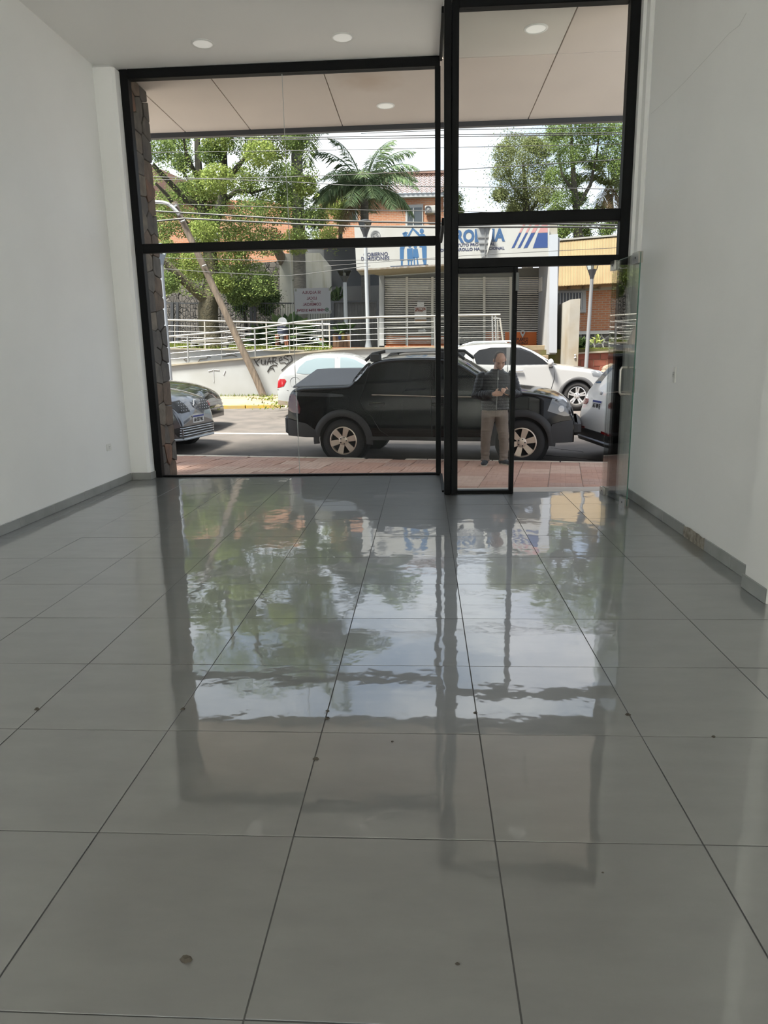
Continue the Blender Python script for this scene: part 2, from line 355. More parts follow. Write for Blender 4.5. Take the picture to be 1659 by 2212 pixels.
# open glass door leaf, swung inward beside the right wall
hx, hy, nx_, ny_ = 1.792, 7.17, 1.850, 6.47
d1 = struct('door_1', MB().prism([(0, .012), (1, .012), (1, 2.225), (0, 2.225)], (hx, hy, 0), (nx_-hx, ny_-hy, 0), (0, 0, 1), .005, front=-.005), door_glass)
du = Vector((nx_-hx, ny_-hy, 0)); dl = du.length; du.normalize(); dn = du.cross(Vector((0, 0, 1)))
def dp(a, z, off=0): return Vector((hx, hy, 0))+du*a+Vector((0, 0, z))+dn*off
MB().bar(dp(dl+.0006, .012), dp(dl+.0006, 2.225), .0115, .0018, up=du).build('glass_edge', glass_edge, d1)
MB().bar(dp(0, 2.2255), dp(dl, 2.2255), .0105, .0015).build('glass_edge', glass_edge, d1)
for a0, a1, z0, z1 in ((0, .11, .0, .075), (dl-.14, dl+.004, .0, .075), (0, .11, 2.15, 2.235), (dl-.14, dl+.004, 2.14, 2.235)):
    k = MB()
    for s in (-1, 1): k.bar(dp((a0+a1)/2, z0, s*.012), dp((a0+a1)/2, z1, s*.012), .016, a1-a0, up=du)
    k.build('patch_fitting', chrome, d1)
    MB().lathe([(.009, -.022), (.009, .022)], dp((a0+a1)/2, (z0+z1)/2), ax='x', n=10).build('fitting_bolt', dark_slot, d1)
hdl = []
for s in (-1, 1):
    q = []
    for a, z, o in ((.40, 1.02, .006), (.40, 1.02, .05), (.40, 1.04, .062), (.40, 1.24, .062), (.40, 1.26, .05), (.40, 1.26, .006)): q.append(dp(dl-.16, z, s*o))
    MB().tube(q, .0115, 10).build('pull_handle', chrome, d1, True)
MB().bar(dp(dl-.30, 1.03), dp(dl-.02, 1.03), .03, .022).build('lock_bar', chrome, d1)
# lettings notice stuck to the outside of the glass (so it reads mirrored from inside)
t = thing('rental_notice', 'grey paper lettings notice taped on the glass, lettering reversed', 'sign', (-1.277, YW+.006, 2.04))
paper = mat('notice_paper', (.52, .52, .55), .7)
_n = paper.node_tree; _t = N(_n, 'ShaderNodeBsdfTranslucent'); _t.inputs[0].default_value = (.52, .52, .55, 1); _m = N(_n, 'ShaderNodeMixShader'); _m.inputs[0].default_value = .6
_n.links.new(_n.nodes['Principled BSDF'].outputs[0], _m.inputs[1]); _n.links.new(_t.outputs[0], _m.inputs[2]); _n.links.new(_m.outputs[0], _n.nodes['Material Output'].inputs[0]); ink = mat('notice_ink', (.16, .02, .05), .6); tape = mat('adhesive_tape', (.24, .25, .22), .5)
MB().box(-1.487, -1.068, YW+.005, YW+.007, 1.893, 2.178).build('sheet', paper, t)
for txt, z, wd, h in (('SE ALQUILA', 2.117, .215, .030), ('LOCAL', 2.052, .115, .030), ('de', 2.026, .035, .016), ('COMERCIAL', 1.985, .215, .030), ('+549 3764 212741', 1.922, .325, .026)):
    put_text('lettering', txt, h, ink if txt != 'de' else tape, (-1.285 if h > .028 or txt == 'de' else -1.302, YW+.0032, z), (1, 0, 0), (0, 0, 1), t, bold=.0006 if txt[0] != '+' else .0016, mirror=True, fit=wd)
for x in (-1.478, -1.085):
    for z in (2.145, 1.897): MB().box(x, x+.022, YW+.0035, YW+.0045, z, z+.03).build('tape', tape, t)
gr = mat('badge_green', (.03, .10, .05), .6); k = MB(); k.prism(round_poly([(-.021, -.021), (.021, -.021), (.021, .021), (-.021, .021)], 2), (-1.114, YW+.0035, 1.936), (1, 0, 0), (0, 0, 1), .001)
ic = k.build('badge', gr, t); MB().lathe([(.0145, 0), (.0145, -.001), (.0118, -.001), (.0118, 0)], (-1.114, YW+.0035, 1.936), ax='y', n=24, caps=False).build('badge_ring', paper, ic)
MB().tube([(-1.121, YW+.003, 1.941), (-1.119, YW+.003, 1.933), (-1.112, YW+.003, 1.928), (-1.106, YW+.003, 1.931)], .0018, 6).build('badge_handset', paper, ic)
# bits of grout, levelling-clip stubs and dirt left on the floor
crumb = mat('mortar_crumb', (.06, .052, .04), .9)
bits = [(80, 1532, 'clip stub at a tile joint, leftmost of its row'), (395, 1532, 'clip stub at a tile joint left of the window reflection'), (707, 1536, 'clip stub on the joint below the window reflection'), (707, 1552, 'dark crumb just in front of a joint clip stub'),
        (683, 1640, 'larger dark crumb beside the middle tile joint'), (1027, 1540, 'clip stub on the joint under the post reflection'), (1356, 1544, 'clip stub at a joint right of the reflection'), (1541, 1592, 'clip stub on the cross joint at far right'),
        (848, 1602, 'tiny dark crumb alone on the tile below the bright reflection'), (402, 2073, 'brown flat smear of mortar on the front tile'), (988, 2082, 'round dark crumb on the front middle tile'), (1302, 1885, 'tiny dark crumb right of centre on the front tiles')]
for i, (px, py, lb) in enumerate(bits):
    p = at_z(px, py, 0); s = (.012, .012, .009, .012, .013, .009, .012, .010, .006, .017, .006, .004)[i]
    o = MB(); rr = random.Random(i)
    vs_ = [(p.x+s*math.cos(a)*rr.uniform(.7, 1.2), p.y+s*.7*math.sin(a)*rr.uniform(.7, 1.2), .0002) for a in [k*math.pi/4 for k in range(8)]]
    top = [(p.x+(x-p.x)*.55, p.y+(y-p.y)*.55, .0002+s*rr.uniform(.35, .55)) for x, y, z in vs_]
    o.add(vs_+top, [tuple(reversed(range(8))), tuple(range(8, 16))]+[(k, (k+1) % 8, 8+(k+1) % 8, 8+k) for k in range(8)])
    tag(o.build('mortar_crumb' if 'crumb' in lb or 'smear' in lb else 'tile_clip_stub', crumb, None, 30), lb, 'debris', 'bits left on the tiled floor')

# hairline crack running up the right wall
wall_r = bpy.data.objects['wall_right']
cp = [at_x(x, y, XR-.0005) for x, y in ((1406, 246), (1440, 216), (1480, 176), (1530, 122), (1575, 72), (1597, 55), (1612, 28))]
MB().tube(cp, .0011, 4).build('hairline_crack', mat('crack_grey', (.62, .62, .60), .9), wall_r)
# ------------------------------------------------------------------ canopy, stone pier, pavement, street
soff = mat('canopy_panel', (.70, .625, .565), .7, col2=(.66, .59, .535), scale=1.2)
soff_b = mat('canopy_panel_pale', (.70, .665, .61), .7, col2=(.66, .625, .575), scale=1.2)
fasc = mat('fascia_dark', (.045, .047, .055), .45); joint_m = mat('joint_dark', (.16, .13, .11), .8)
conc = mat('concrete', (.42, .40, .36), .85, col2=(.34, .32, .285), scale=4, detail=6, bump=.002, bscale=40)
canopy = struct('ceiling_canopy', MB().box(-7, 6, YW+.06, 10.72, ZC+.03, 10.0).box(.215, 6, YD+.06, YW+.07, ZC+.03, 5.4), conc)  # unseen block above the soffit, raised to shade the near street
xs = [-5.9, -4.6, -3.3, -2.385, -1.1, .172, 1.43, 2.72, 4.0]
for a, b in zip(xs, xs[1:]):
    MB().bbox(a+.006, b-.006, YW+.06, 10.60, ZC, ZC+.03, .003).build('canopy_panel', soff, canopy)
    if b > .2: MB().bbox(max(a, .215)+.006, b-.006, YD+.06, YW+.048, ZC, ZC+.03, .003).build('canopy_panel', soff_b if a < 1 else soff, canopy)
MB().box(-7, 6, 10.60, 10.68, ZC-.062, ZC+.5).build('fascia_strip', fasc, canopy)
_n = soff.node_tree; _b = _n.nodes['Principled BSDF']; _g = N(_n, 'ShaderNodeNewGeometry'); _d = N(_n, 'ShaderNodeVectorMath', operation='DISTANCE'); _d.inputs[1].default_value = (-.62, 8.98, ZC)
_q = N(_n, 'ShaderNodeTexNoise'); _q.inputs['Scale'].default_value = 7; _q.inputs['Detail'].default_value = 5; _a = N(_n, 'ShaderNodeMath', operation='MULTIPLY_ADD'); _a.inputs[1].default_value = .35
_r = N(_n, 'ShaderNodeMapRange'); _r.inputs['From Min'].default_value = .62; _r.inputs['From Max'].default_value = .18; _r.inputs['To Max'].default_value = .55; _x = N(_n, 'ShaderNodeMix'); _x.data_type = 'RGBA'; _x.inputs[7].default_value = (.47, .35, .25, 1)
_n.links.new(_g.outputs['Position'], _d.inputs[0]); _n.links.new(_g.outputs['Position'], _q.inputs[0]); _n.links.new(_q.outputs['Fac'], _a.inputs[0]); _n.links.new(_d.outputs['Value'], _a.inputs[2]); _n.links.new(_a.outputs[0], _r.inputs[0]); _n.links.new(_r.outputs[0], _x.inputs[0])
_n.links.new(_b.inputs['Base Color'].links[0].from_socket, _x.inputs[6]); _n.links.new(_x.outputs[2], _b.inputs['Base Color'])      # brown damp stain on one canopy panel
downlight(1.113, 7.84, 'round white downlight in the canopy, right of the tall black post')
downlight(-.465, 9.85, 'round pale downlight in the outer canopy left of the post')
# stone-clad pier just outside the left window: stones laid one by one
stone_ms = [mat('pier_stone_%s' % n, c, .85, col2=c2, scale=9, detail=6, bump=.006, bscale=28) for n, c, c2 in
            (('grey', (.13, .115, .10), (.075, .068, .06)), ('brown', (.155, .11, .08), (.09, .067, .05)), ('rust', (.20, .105, .065), (.12, .07, .05)), ('dark', (.065, .058, .055), (.105, .092, .08)), ('tan', (.19, .16, .125), (.12, .10, .08)))]
PX = -3.25
pier = struct('wall_pier', MB().box(-4.6, PX-.055, 8.52, 9.03, -.3, ZC), mat('pier_mortar', (.07, .06, .05), .95))
rp = random.Random(3); pts = []
z = -.2
while z < 4.6:
    nn = rp.choice((2, 2, 3)); off = rp.uniform(-.05, .05); ys = [8.50+(k+.5)*.54/nn+off*.5+rp.uniform(-.05, .05) for k in range(nn)]
    h = rp.uniform(.17, .29)
    for y_ in ys: pts.append((y_, z+rp.uniform(-.03, .03)))
    z += h
for poly in voronoi(8.49, 9.04, -.3, 4.495, pts):
    q = round_poly(shrink(poly, .005), 1, .07); m_ = rp.choice(stone_ms+stone_ms[:2]+stone_ms[3:4]*2); d_ = rp.uniform(0, .016)
    MB().prism(q, (PX+d_, 0, 0), (0, 1, 0), (0, 0, 1), .065+d_, inset=.007, front=.006).build('stone', m_, pier, 35)
pts = [(-4.6+k*.26+rp.uniform(-.06, .06), zz*.3+rp.uniform(-.07, .07)) for k in range(6) for zz in range(16)]
for poly in voronoi(-4.6, PX, -.3, 4.495, pts):     # the street face of the pier
    q = round_poly(shrink(poly, .010), 1, .16); MB().prism(q, (0, 9.09, 0), (-1, 0, 0), (0, 0, 1), .07, inset=.014, front=.014).v
# near pavement, turned with the street
AL = math.radians(10.8); U_ = Vector((math.cos(AL), -math.sin(AL), 0)); V_ = Vector((math.sin(AL), math.cos(AL), 0))
VC = 10.76
def zs(v): return -.13-.02*(v-8.3)
def uv(u, v, z=None): p = U_*u+V_*v; p.z = zs(v) if z is None else z; return p
pave = struct('floor_pavement', MB().add([uv(-14, 6.2, -.32), uv(14, 5.0, -.32), uv(14, VC-.1, -.32), uv(-14, VC-.1, -.32), uv(-14, 6.2, zs(6.2)-.012), uv(14, 5.0, zs(5)-.012), uv(14, VC-.1, zs(VC)-.012), uv(-14, VC-.1, zs(VC)-.012)],
      [(3, 2, 1, 0), (4, 5, 6, 7), (0, 1, 5, 4), (1, 2, 6, 5), (2, 3, 7, 6), (3, 0, 4, 7)]), conc)
pv_ms = [mat('paver_%d' % i, c, .8, col2=c2, scale=6, detail=6, bump=.002, bscale=60) for i, (c, c2) in enumerate((((.40, .235, .17), (.34, .195, .145)), ((.43, .27, .205), (.375, .23, .175)), ((.49, .34, .265), (.43, .295, .225)), ((.36, .23, .18), (.31, .195, .155))))]
def paver_mesh(m):
    b = MB().box(-.197, .197, -.197, .197, -.012, 0)
    for r in range(6):                      # scored pattern of narrow bars, two runs at right angles
        for c_ in range(2):
            x0 = -.19+c_*.192; y0 = -.19+r*.064; b.bbox(x0, x0+.184, y0, y0+.056, -.001, .0025, .002)
    return b.mesh('paver', m)
pv_me = [paver_mesh(m) for m in pv_ms]
rp = random.Random(11); tilt = math.atan(-.02)
for iu in range(-19, 10):
    for iv in range(0, 10):
        u = iu*.4+.07; v = VC-.12-.2-iv*.4; p = uv(u, v)
        if p.y < 7.5 or (p.x < .3 and p.y < 8.55) or p.x < -5.2 or p.x > 3.6: continue
        band = ((iu+iv*1) // 3) % 3
        k = rp.choice(((2, 2, 1), (0, 3, 0), (1, 0, 1))[band])
        o = link('paver', pv_me[k], pave); o.location = p+Vector((0, 0, rp.uniform(-.002, .002)))
        o.rotation_euler = (tilt, 0, -AL + (math.pi/2 if (iu+iv) % 2 else 0)) if (iu+iv) % 2 == 0 else (0, tilt, -AL+math.pi/2)
MB().box(.34, 1.86, YD-.05, YD+.32, -.14, -.003).build('threshold', mat('threshold_stone', (.50, .44, .38), .6, col2=(.42, .37, .32), scale=6), pave)
kerb_m = mat('kerb_pale', (.62, .54, .43), .8, col2=(.46, .40, .33), scale=5, detail=6)
kerb = struct('trim_kerb', MB().add([uv(-14, VC-.02, -.40), uv(14, VC-.02, -.40), uv(14, VC-.02, -.2), uv(-14, VC-.02, -.2)], [(0, 1, 2, 3)]), conc)
for k in range(-8, 7):
    if k == -3: continue
    a = uv(k+.01, VC-.06); b = uv(k+.99, VC-.06); MB().bar(a-Vector((0, 0, .06)), b-Vector((0, 0, .06)), .115, .13).build('kerb_stone', kerb_m, kerb)
a = uv(-2.99, VC-.06); MB().bar(a-Vector((0, 0, .09)), uv(-2.35, VC-.06)-Vector((0, 0, .085)), .115, .10).build('kerb_stone', mat('kerb_broken', (.20, .17, .14), .9), kerb)
MB().bar(uv(-2.34, VC-.06)-Vector((0, 0, .06)), uv(-2.01, VC-.06)-Vector((0, 0, .06)), .115, .13).build('kerb_stone', kerb_m, kerb)
def zst(Y): return -.31+.04*(Y-11.1)
asph = mat('asphalt', (.060, .052, .047), .9, col2=(.088, .074, .066), scale=2.5, detail=10, bump=.006, bscale=120)
YF = 19.75
k = MB(); gx = [-40+i*4 for i in range(21)]; n_ = 10
vs_ = []
for x in gx:
    p0 = (V_*VC).y - (x-(V_*VC).x)*math.tan(AL)
    for j in range(n_+1):
        Y = p0+(YF+.05-p0)*j/n_ if p0 < YF else YF; vs_.append((x, Y, zst(Y)))
k.add(vs_, [(i*(n_+1)+j, (i+1)*(n_+1)+j, (i+1)*(n_+1)+j+1, i*(n_+1)+j+1) for i in range(20) for j in range(n_)])
street = struct('floor_street', k, asph)
paint = mat('road_paint', (.62, .60, .56), .8, col2=(.40, .36, .33), scale=14, detail=6)
for (xa, ya), (xb, yb) in (((380, 935.5), (640, 937.5)), ((1213, 937), (1250, 936.5)), ((1195, 952), (1212, 951.5))):
    for _ in range(1):
        def onst(x, y):
            d = ray(x, y); t_ = (-.31-.04*11.1-CAM_H)/(d.z-.04*d.y); return CAM+d*t_
        A, B = onst(xa, ya), onst(xb, yb); w_ = Vector((0, .06, .0024)); up = Vector((0, 0, .004))
        MB().add([A-w_+up, B-w_+up, B+w_+up, A+w_+up, A-w_-up, B-w_-up, B+w_-up, A+w_-up], [(0, 1, 2, 3), (7, 6, 5, 4), (4, 5, 1, 0), (5, 6, 2, 1), (6, 7, 3, 2), (7, 4, 0, 3)]).build('lane_line', paint, street)
crack = mat('crack_dark', (.02, .018, .016), .95)
for (xa, ya), (xb, yb) in (((1110, 985), (1175, 991)), ((1175, 983), (1290, 994)), ((1190, 968), (1260, 976))):
    A, B = onst(xa, ya), onst(xb, yb); rr = random.Random(int(xa)); pts = [A.lerp(B, i/14)+Vector((rr.uniform(-.02, .02), rr.uniform(-.05, .05), .001)) for i in range(15)]
    MB().tube(pts, .011, 4, sy=.3).build('crack', crack, street)
# far kerb and far pavement
ZF = zst(YF)
far_p = mat('far_paving', (.235, .185, .13), .85, col2=(.19, .14, .095), scale=1.6, detail=8)
fp = struct('floor_far_pavement', MB().add([(-30, YF+.14, ZF+.09), (30, YF+.14, ZF+.09), (30, 23.6, ZF+.18), (-30, 24.5, ZF+.18), (-30, YF+.14, -.5), (30, YF+.14, -.5), (30, 23.6, -.5), (-30, 24.5, -.5)], [(0, 1, 2, 3), (7, 6, 5, 4), (4, 5, 1, 0), (5, 6, 2, 1), (6, 7, 3, 2), (7, 4, 0, 3)]), far_p)
yellow = mat('kerb_yellow', (.36, .23, .02), .7, col2=(.26, .19, .08), scale=6, detail=8)
for i in range(-14, 14):
    MB().bbox(i+.01, i+.99, YF, YF+.15, ZF-.1, ZF+.10, .015).build('kerb_stone', yellow if i < -4 else kerb_m, fp)
ALB[0] = .56
# ------------------------------------------------------------------ far side of the street
S = -.05
def fpt(x, y, Y): return at_y(x, y, Y, S)
def wall_poly(pxs, Y, thick, name, m, parent=None, st=None):
    P = [fpt(x, y, Y) for x, y in pxs]; D = Vector((0, thick, 0)); n = len(P); k = MB()
    k.add(P+[p+D for p in P], [tuple(range(n)), tuple(reversed(range(n, 2*n)))]+[(i, n+i, n+(i+1) % n, (i+1) % n) for i in range(n)])
    if st: return struct(name, k, m)
    return k.build(name, m, parent)
wwall = mat('limewash_white', (.50, .515, .525), .8, col2=(.43, .435, .425), scale=1.2, detail=8)
wwall2 = mat('limewash_stained', (.44, .425, .375), .85, col2=(.34, .27, .17), scale=.9, detail=9, lo=.42, hi=.74)
cream = mat('coping_cream', (.46, .41, .32), .8, col2=(.34, .29, .21), scale=4, detail=6)
rail_m = mat('galvanised_rail', (.44, .44, .43), .35, metal=.3); railp = mat('rail_cream', (.50, .47, .41), .45)
dirt = mat('garden_soil', (.16, .10, .055), .95, col2=(.12, .13, .03), scale=3, detail=8)
grass = mat('grass_blades', (.08, .13, .02), .8, col2=(.16, .17, .035), scale=3)
# ramp: outer wall, inner wall, terrace
top_out = [(320, 795), (365, 789.5), (480, 779), (600, 768), (660, 761.5), (740, 754.5), (800, 752), (900, 751.5), (1088, 750.5)]
wr = wall_poly(top_out+[(1088, 862), (320, 872)], 23.1, .16, 'wall_ramp', wwall, st=1)
k = MB()
for (a, b), (c, d) in zip(top_out, top_out[1:]): k.bar(fpt(a, b-.4, 23.1)+Vector((0, .06, 0)), fpt(c, d-.4, 23.1)+Vector((0, .06, 0)), .26, .05)
k.build('coping', cream, wr)
wi = wall_poly([(320, 753), (440, 753.5), (600, 757), (665, 758), (665, 800), (320, 830)], 24.9, .18, 'wall_inner_ramp', mat('limewash_cracked', (.78, .77, .73), .85, col2=(.60, .54, .43), scale=1.5, detail=9, lo=.4, hi=.75), st=1)
MB().bar(fpt(320, 752.5, 24.9), fpt(665, 757.5, 24.9), .30, .05).build('coping', cream, wi)
for pts in (((424, 787), (432, 776), (447, 775), (448, 770), (455, 772)), ((478, 771), (500, 767), (512, 770)), ((397, 776), (402, 779), (408, 775))):
    MB().tube([fpt(a, b, 24.88) for a, b in pts], .012, 4).build('wall_crack', mat('crack_brown', (.15, .11, .07), .9), wi)
ZT = fpt(800, 752, 23.1).z        # terrace level
ZG = fpt(600, 757, 24.9).z        # garden bed level, at the top of the inner wall
struct('floor_terrace', MB().box(-24, -3.2, 25.75, 60, -.3, ZG).box(-3.2, 2.3, 25.0, 60, -.3, ZT-.03).box(-3.9, 2.3, 23.45, 25, -.3, ZT-.03), dirt)
struct('floor_terrace_right', MB().box(2.3, 26, 23.9, 60, -.3, ZT-.15), dirt)
# graffiti on the ramp wall
spray = mat('spray_black', (.02, .02, .022), .7); spw = mat('spray_white', (.62, .63, .64), .8)
gf = []
gl = {'K': [((549, 776), (556, 789)), ((561, 775), (553, 783), (559, 790))], 'U': [((565, 777), (565, 786), (571, 786), (573, 777), (574, 788))], 'A': [((577, 787), (582, 773), (585, 786)), ((576, 782), (588, 780))],
      'R': [((589, 785), (590, 772)), ((588, 773), (597, 773), (595, 779), (590, 780), (600, 786))], 'E': [((603, 779), (610, 777), (608, 772), (603, 775), (605, 784), (613, 783))], 'S': [((623, 771), (616, 768), (613, 773), (622, 777), (624, 783), (619, 786), (614, 783)), ((624, 783), (632, 778), (629, 769), (620, 768))]}
tg = thing('graffiti_tag', 'black sprayed KUARES scrawl with hooked underline on the white ramp wall', 'graffiti', fpt(590, 785, 23.085))
for ch, strokes in gl.items():
    kk = MB()
    for st_ in strokes: kk.tube([fpt(a, b, 23.096) for a, b in st_], .015, 5)
    kk.build('letter', spray, tg)
kk = MB(); kk.tube([fpt(a, b, 23.096) for a, b in ((578, 803), (584, 792), (591, 788), (598, 789))], .02, 5).tube([fpt(a, b, 23.096) for a, b in ((581, 797), (589, 794), (592, 800))], .02, 5); kk.build('underline_hook', spray, tg)
kk = MB().tube([fpt(a, b, 23.096) for a, b in ((608, 800), (620, 789), (632, 779), (628, 777))], .016, 5); kk.build('tail_stroke', spray, tg)
tg = thing('white_scrawl', 'faint white painted OHUL scrawl near the top of the ramp wall', 'graffiti', fpt(750, 768, 23.085))
for st_ in (((735, 769), (735, 764), (741, 764), (741, 770)), ((745, 764), (745, 770)), ((749, 764), (749, 770), (754, 770), (754, 764)), ((758, 763), (759, 770)), ((764, 762), (768, 772))):
    MB().tube([fpt(a, b, 23.098) for a, b in st_], .012, 4).build('stroke', spw, tg)
tg = thing('white_cross_scrawl', 'white painted cross mark on the ramp wall left of the leaning pole', 'graffiti', fpt(462, 815, 23.085))
for st_ in (((461, 796), (462, 826)), ((450, 802), (462, 799), (474, 800)), ((483, 810), (487, 801))): MB().tube([fpt(a, b, 23.098) for a, b in st_], .016, 4).build('stroke', spw, tg)
# railings
def railing(name, label, top, Y, posts, nrail, drop, m, rp=.022, rr=.009, thin=()):
    t = thing(name, label, 'railing', fpt(top[0][0], top[0][1]+drop, Y))
    MB().tube([fpt(a, b, Y) for a, b in top], .032, 8).build('handrail', m, t, True)
    for i in range(1, nrail+1):
        f = i/(nrail+.6); MB().tube([fpt(a, b+drop*f, Y) for a, b in top], rr, 5).build('rail', m, t)
    for x, y0, y1 in posts: MB().bar(fpt(x, y0, Y), fpt(x+1.5, y1, Y), rp*2).build('post', m, t)
    for x, y0, y1 in thin: MB().tube([fpt(x, y0, Y), fpt(x+1, y1, Y)], .012, 6).build('baluster', m, t)
    return t
railing('ramp_railing', 'pale metal railing rising with the ramp, along the outer wall', [(330, 731), (365, 727), (470, 718), (560, 708.5), (640, 696), (697, 690), (760, 687), (830, 684.5), (950, 682), (1081, 680)], 23.15,
        [(405, 723, 786), (550, 709.5, 770), (696, 690, 752), (816, 685, 750), (938, 682, 750), (1063, 681, 748), (1070, 681, 748)], 4, 56, rail_m, thin=[(478, 717, 778), (625, 698, 764), (756, 688, 752), (880, 683, 750)])
railing('terrace_railing', 'level pale metal railing behind the rising one, on the inner wall', [(330, 690.5), (440, 693), (575, 697), (640, 699), (713, 700.5)], 24.95, [(442, 694, 753), (575, 697, 756), (711, 701, 752)], 4, 56, railp, thin=[(377, 700, 752), (510, 700, 756), (640, 704, 757)])
t = thing('stair_railing', 'short cream handrail end with sloping bar by the building steps', 'railing', fpt(1075, 748, 23.6))
MB().tube([fpt(1066, 688, 23.6), fpt(1080, 688, 23.6), fpt(1088, 745, 23.6)], .03, 8).build('handrail', railp, t)
for x in (1070, 1075): MB().tube([fpt(x, 688, 23.6), fpt(x+1, 748, 23.6)], .016, 6).build('baluster', railp, t)
# institute building with the sign
bld_w = mat('building_white', (.45, .46, .47), .7, col2=(.41, .415, .41), scale=1.5)
YS, YQ = 24.2, 26.4
b = thing('institute_building', 'white flat-roofed office with long name board, roller shutter and steps', 'building', fpt(990, 750, YQ))
dk = mat('shop_interior_dark', (.03, .032, .035), .5); shut = mat('shutter_slat', (.98, .94, .83), .5, col2=(.85, .80, .69), scale=8)
wall_poly([(829, 590), (1165, 578), (1165, 746), (829, 746)], YQ+.35, .2, 'shop_glazing', dk, b)
wall_poly([(829, 590), (1165, 578), (1165, 602), (829, 604)], YQ+.02, .1, 'shutter_box', mat('shutter_box', (.20, .20, .17), .6), b)
A, B_ = fpt(819, 592, YQ), fpt(829.5, 592, YQ)
wall_poly([(819, 592), (829.5, 592), (829.5, 747), (819, 747)], YQ-.15, .4, 'pillar', bld_w, b)
nslat = 36
for i in range(nslat):
    ya = 603+i*3.95; yb = 600+i*4.0; MB().bar(fpt(831, ya, YQ-.02), fpt(1163, yb, YQ-.02), .02, .029).build('slat', shut, b)
gd = mat('shutter_guide', (.80, .77, .68), .6)
for x in (879, 934, 990, 1046, 1103):
    MB().bar(fpt(x, 598, YQ-.05), fpt(x, 746, YQ-.05), .085, .04, up=(0, 1, 0)).build('guide', gd, b)
orange = mat('orange_panel', (.95, .22, .03), .55)
for x0, x1 in ((834, 876), (882, 931), (937, 985), (1049, 1088), (1091, 1159)):
    wall_poly([(x0, 724 if x1 < 1000 else 717), (x1, 724 if x1 < 1000 else 717), (x1, 747), (x0, 747)], YQ+.10 if x1 < 1150 else YQ-.05, .05, 'orange_panel', orange, b)
for x0, x1 in ((833, 1160),):
    wall_poly([(x0, 632), (x1, 626), (x1, 634), (x0, 640)], YQ+.25, .04, 'interior_beam', bld_w, b)
ls = mat('pale_ceiling_strip', (.5, .5, .48), .6); wall_poly([(836, 622), (925, 620), (925, 627), (836, 629)], YQ+.26, .03, 'fascia_strip', ls, b)  # pale strip inside the shop, behind the slats
def poster(x0, y0, x1, y1, m): return wall_poly([(x0, y0), (x1, y0), (x1, y1), (x0, y1)], YQ-.07, .01, 'poster', m, b)
pp = mat('poster_white', (.85, .84, .81), .7)
poster(901, 652, 916, 663, pp); p_ = poster(895.5, 663, 921, 699, pp); 
put_text('lettering', 'DIRECCION', .11, mat('poster_red', (.35, .09, .04), .7), fpt(908, 671, YQ-.085), (1, S, 0), (0, 0, 1), p_, bold=.004, fit=.37); put_text('lettering', 'EN CASA', .08, mat('poster_red', (0, 0, 0)), fpt(905, 674.5, YQ-.085), (1, S, 0), (0, 0, 1), p_, fit=.28)
wall_poly([(896, 690), (921, 690), (921, 695), (896, 695)], YQ-.076, .004, 'poster_band', mat('poster_tan', (.42, .26, .14), .7), p_)
MB().prism([(-.14, .02), (.05, .02), (.05, .07), (.16, -.02), (.05, -.10), (.05, -.05), (-.14, -.05)], fpt(912, 713, YQ-.05), (1, S, 0), (0, 0, 1), .01).build('arrow_sticker', pp, b)
# location pin and town name on the orange panel
pin = fpt(1129, 720.5, YQ-.10); kk = MB().lathe([(.085, 0), (.085, -.02), (.04, -.02), (.04, 0)], pin+Vector((0, 0, .03)), ax='y', n=20, caps=False); kk.prism([(-.074, -.01), (0, -.15), (.074, -.01), (.04, -.005), (0, -.03), (-.04, -.005)], pin, (1, S, 0), (0, 0, 1), .02); kk.build('location_pin', pp, b)
navy = mat('sign_navy', (.012, .02, .085), .6)
put_text('lettering', 'PUERTO', .10, mat('sign_dark', (.02, .018, .02), .6), fpt(1128.5, 736, YQ-.056), (1, S, 0), (0, 0, 1), b, bold=.004, fit=.40); put_text('lettering', 'IGUAZÚ', .10, mat('sign_dark', (0, 0, 0)), fpt(1128.5, 743.5, YQ-.056), (1, S, 0), (0, 0, 1), b, bold=.004, fit=.37)
# right flank: inner side wall, outer pier, parapet wall, steps, entrance box lamp
P1, P2 = fpt(1165, 578, YQ), fpt(1187, 566, YS-.2)
k = MB().add([(P1.x, P1.y, ZT-.3), (P2.x, P2.y, ZT-.3), (P2.x, P2.y, P1.z+.6), (P1.x, P1.y, P1.z+.6), (P1.x+.3, P1.y, ZT-.3), (P2.x+.3, P2.y, ZT-.3), (P2.x+.3, P2.y, P1.z+.6), (P1.x+.3, P1.y, P1.z+.6)], [(0, 1, 2, 3), (7, 6, 5, 4), (0, 4, 5, 1), (1, 5, 6, 2), (2, 6, 7, 3), (3, 7, 4, 0)]); k.build('flank_wall', bld_w, b)
wall_poly([(1188, 507), (1205.5, 505), (1203, 762), (1187, 762)], YS-.25, 2.2, 'pier', mat('pier_bluewhite', (.47, .50, .55), .7), b)
wall_poly([(1187, 486), (1204, 484), (1204, 507), (1187, 507)], YS+.4, .6, 'pier_top', wwall2, b)
kk = MB(); q0, q1 = fpt(1171, 598, 25.4), fpt(1176, 628, 25.4); kk.box(q0.x-.02, q0.x+.22, 25.2, 25.75, q1.z, q0.z); kk.build('box_lamp', pp, b)
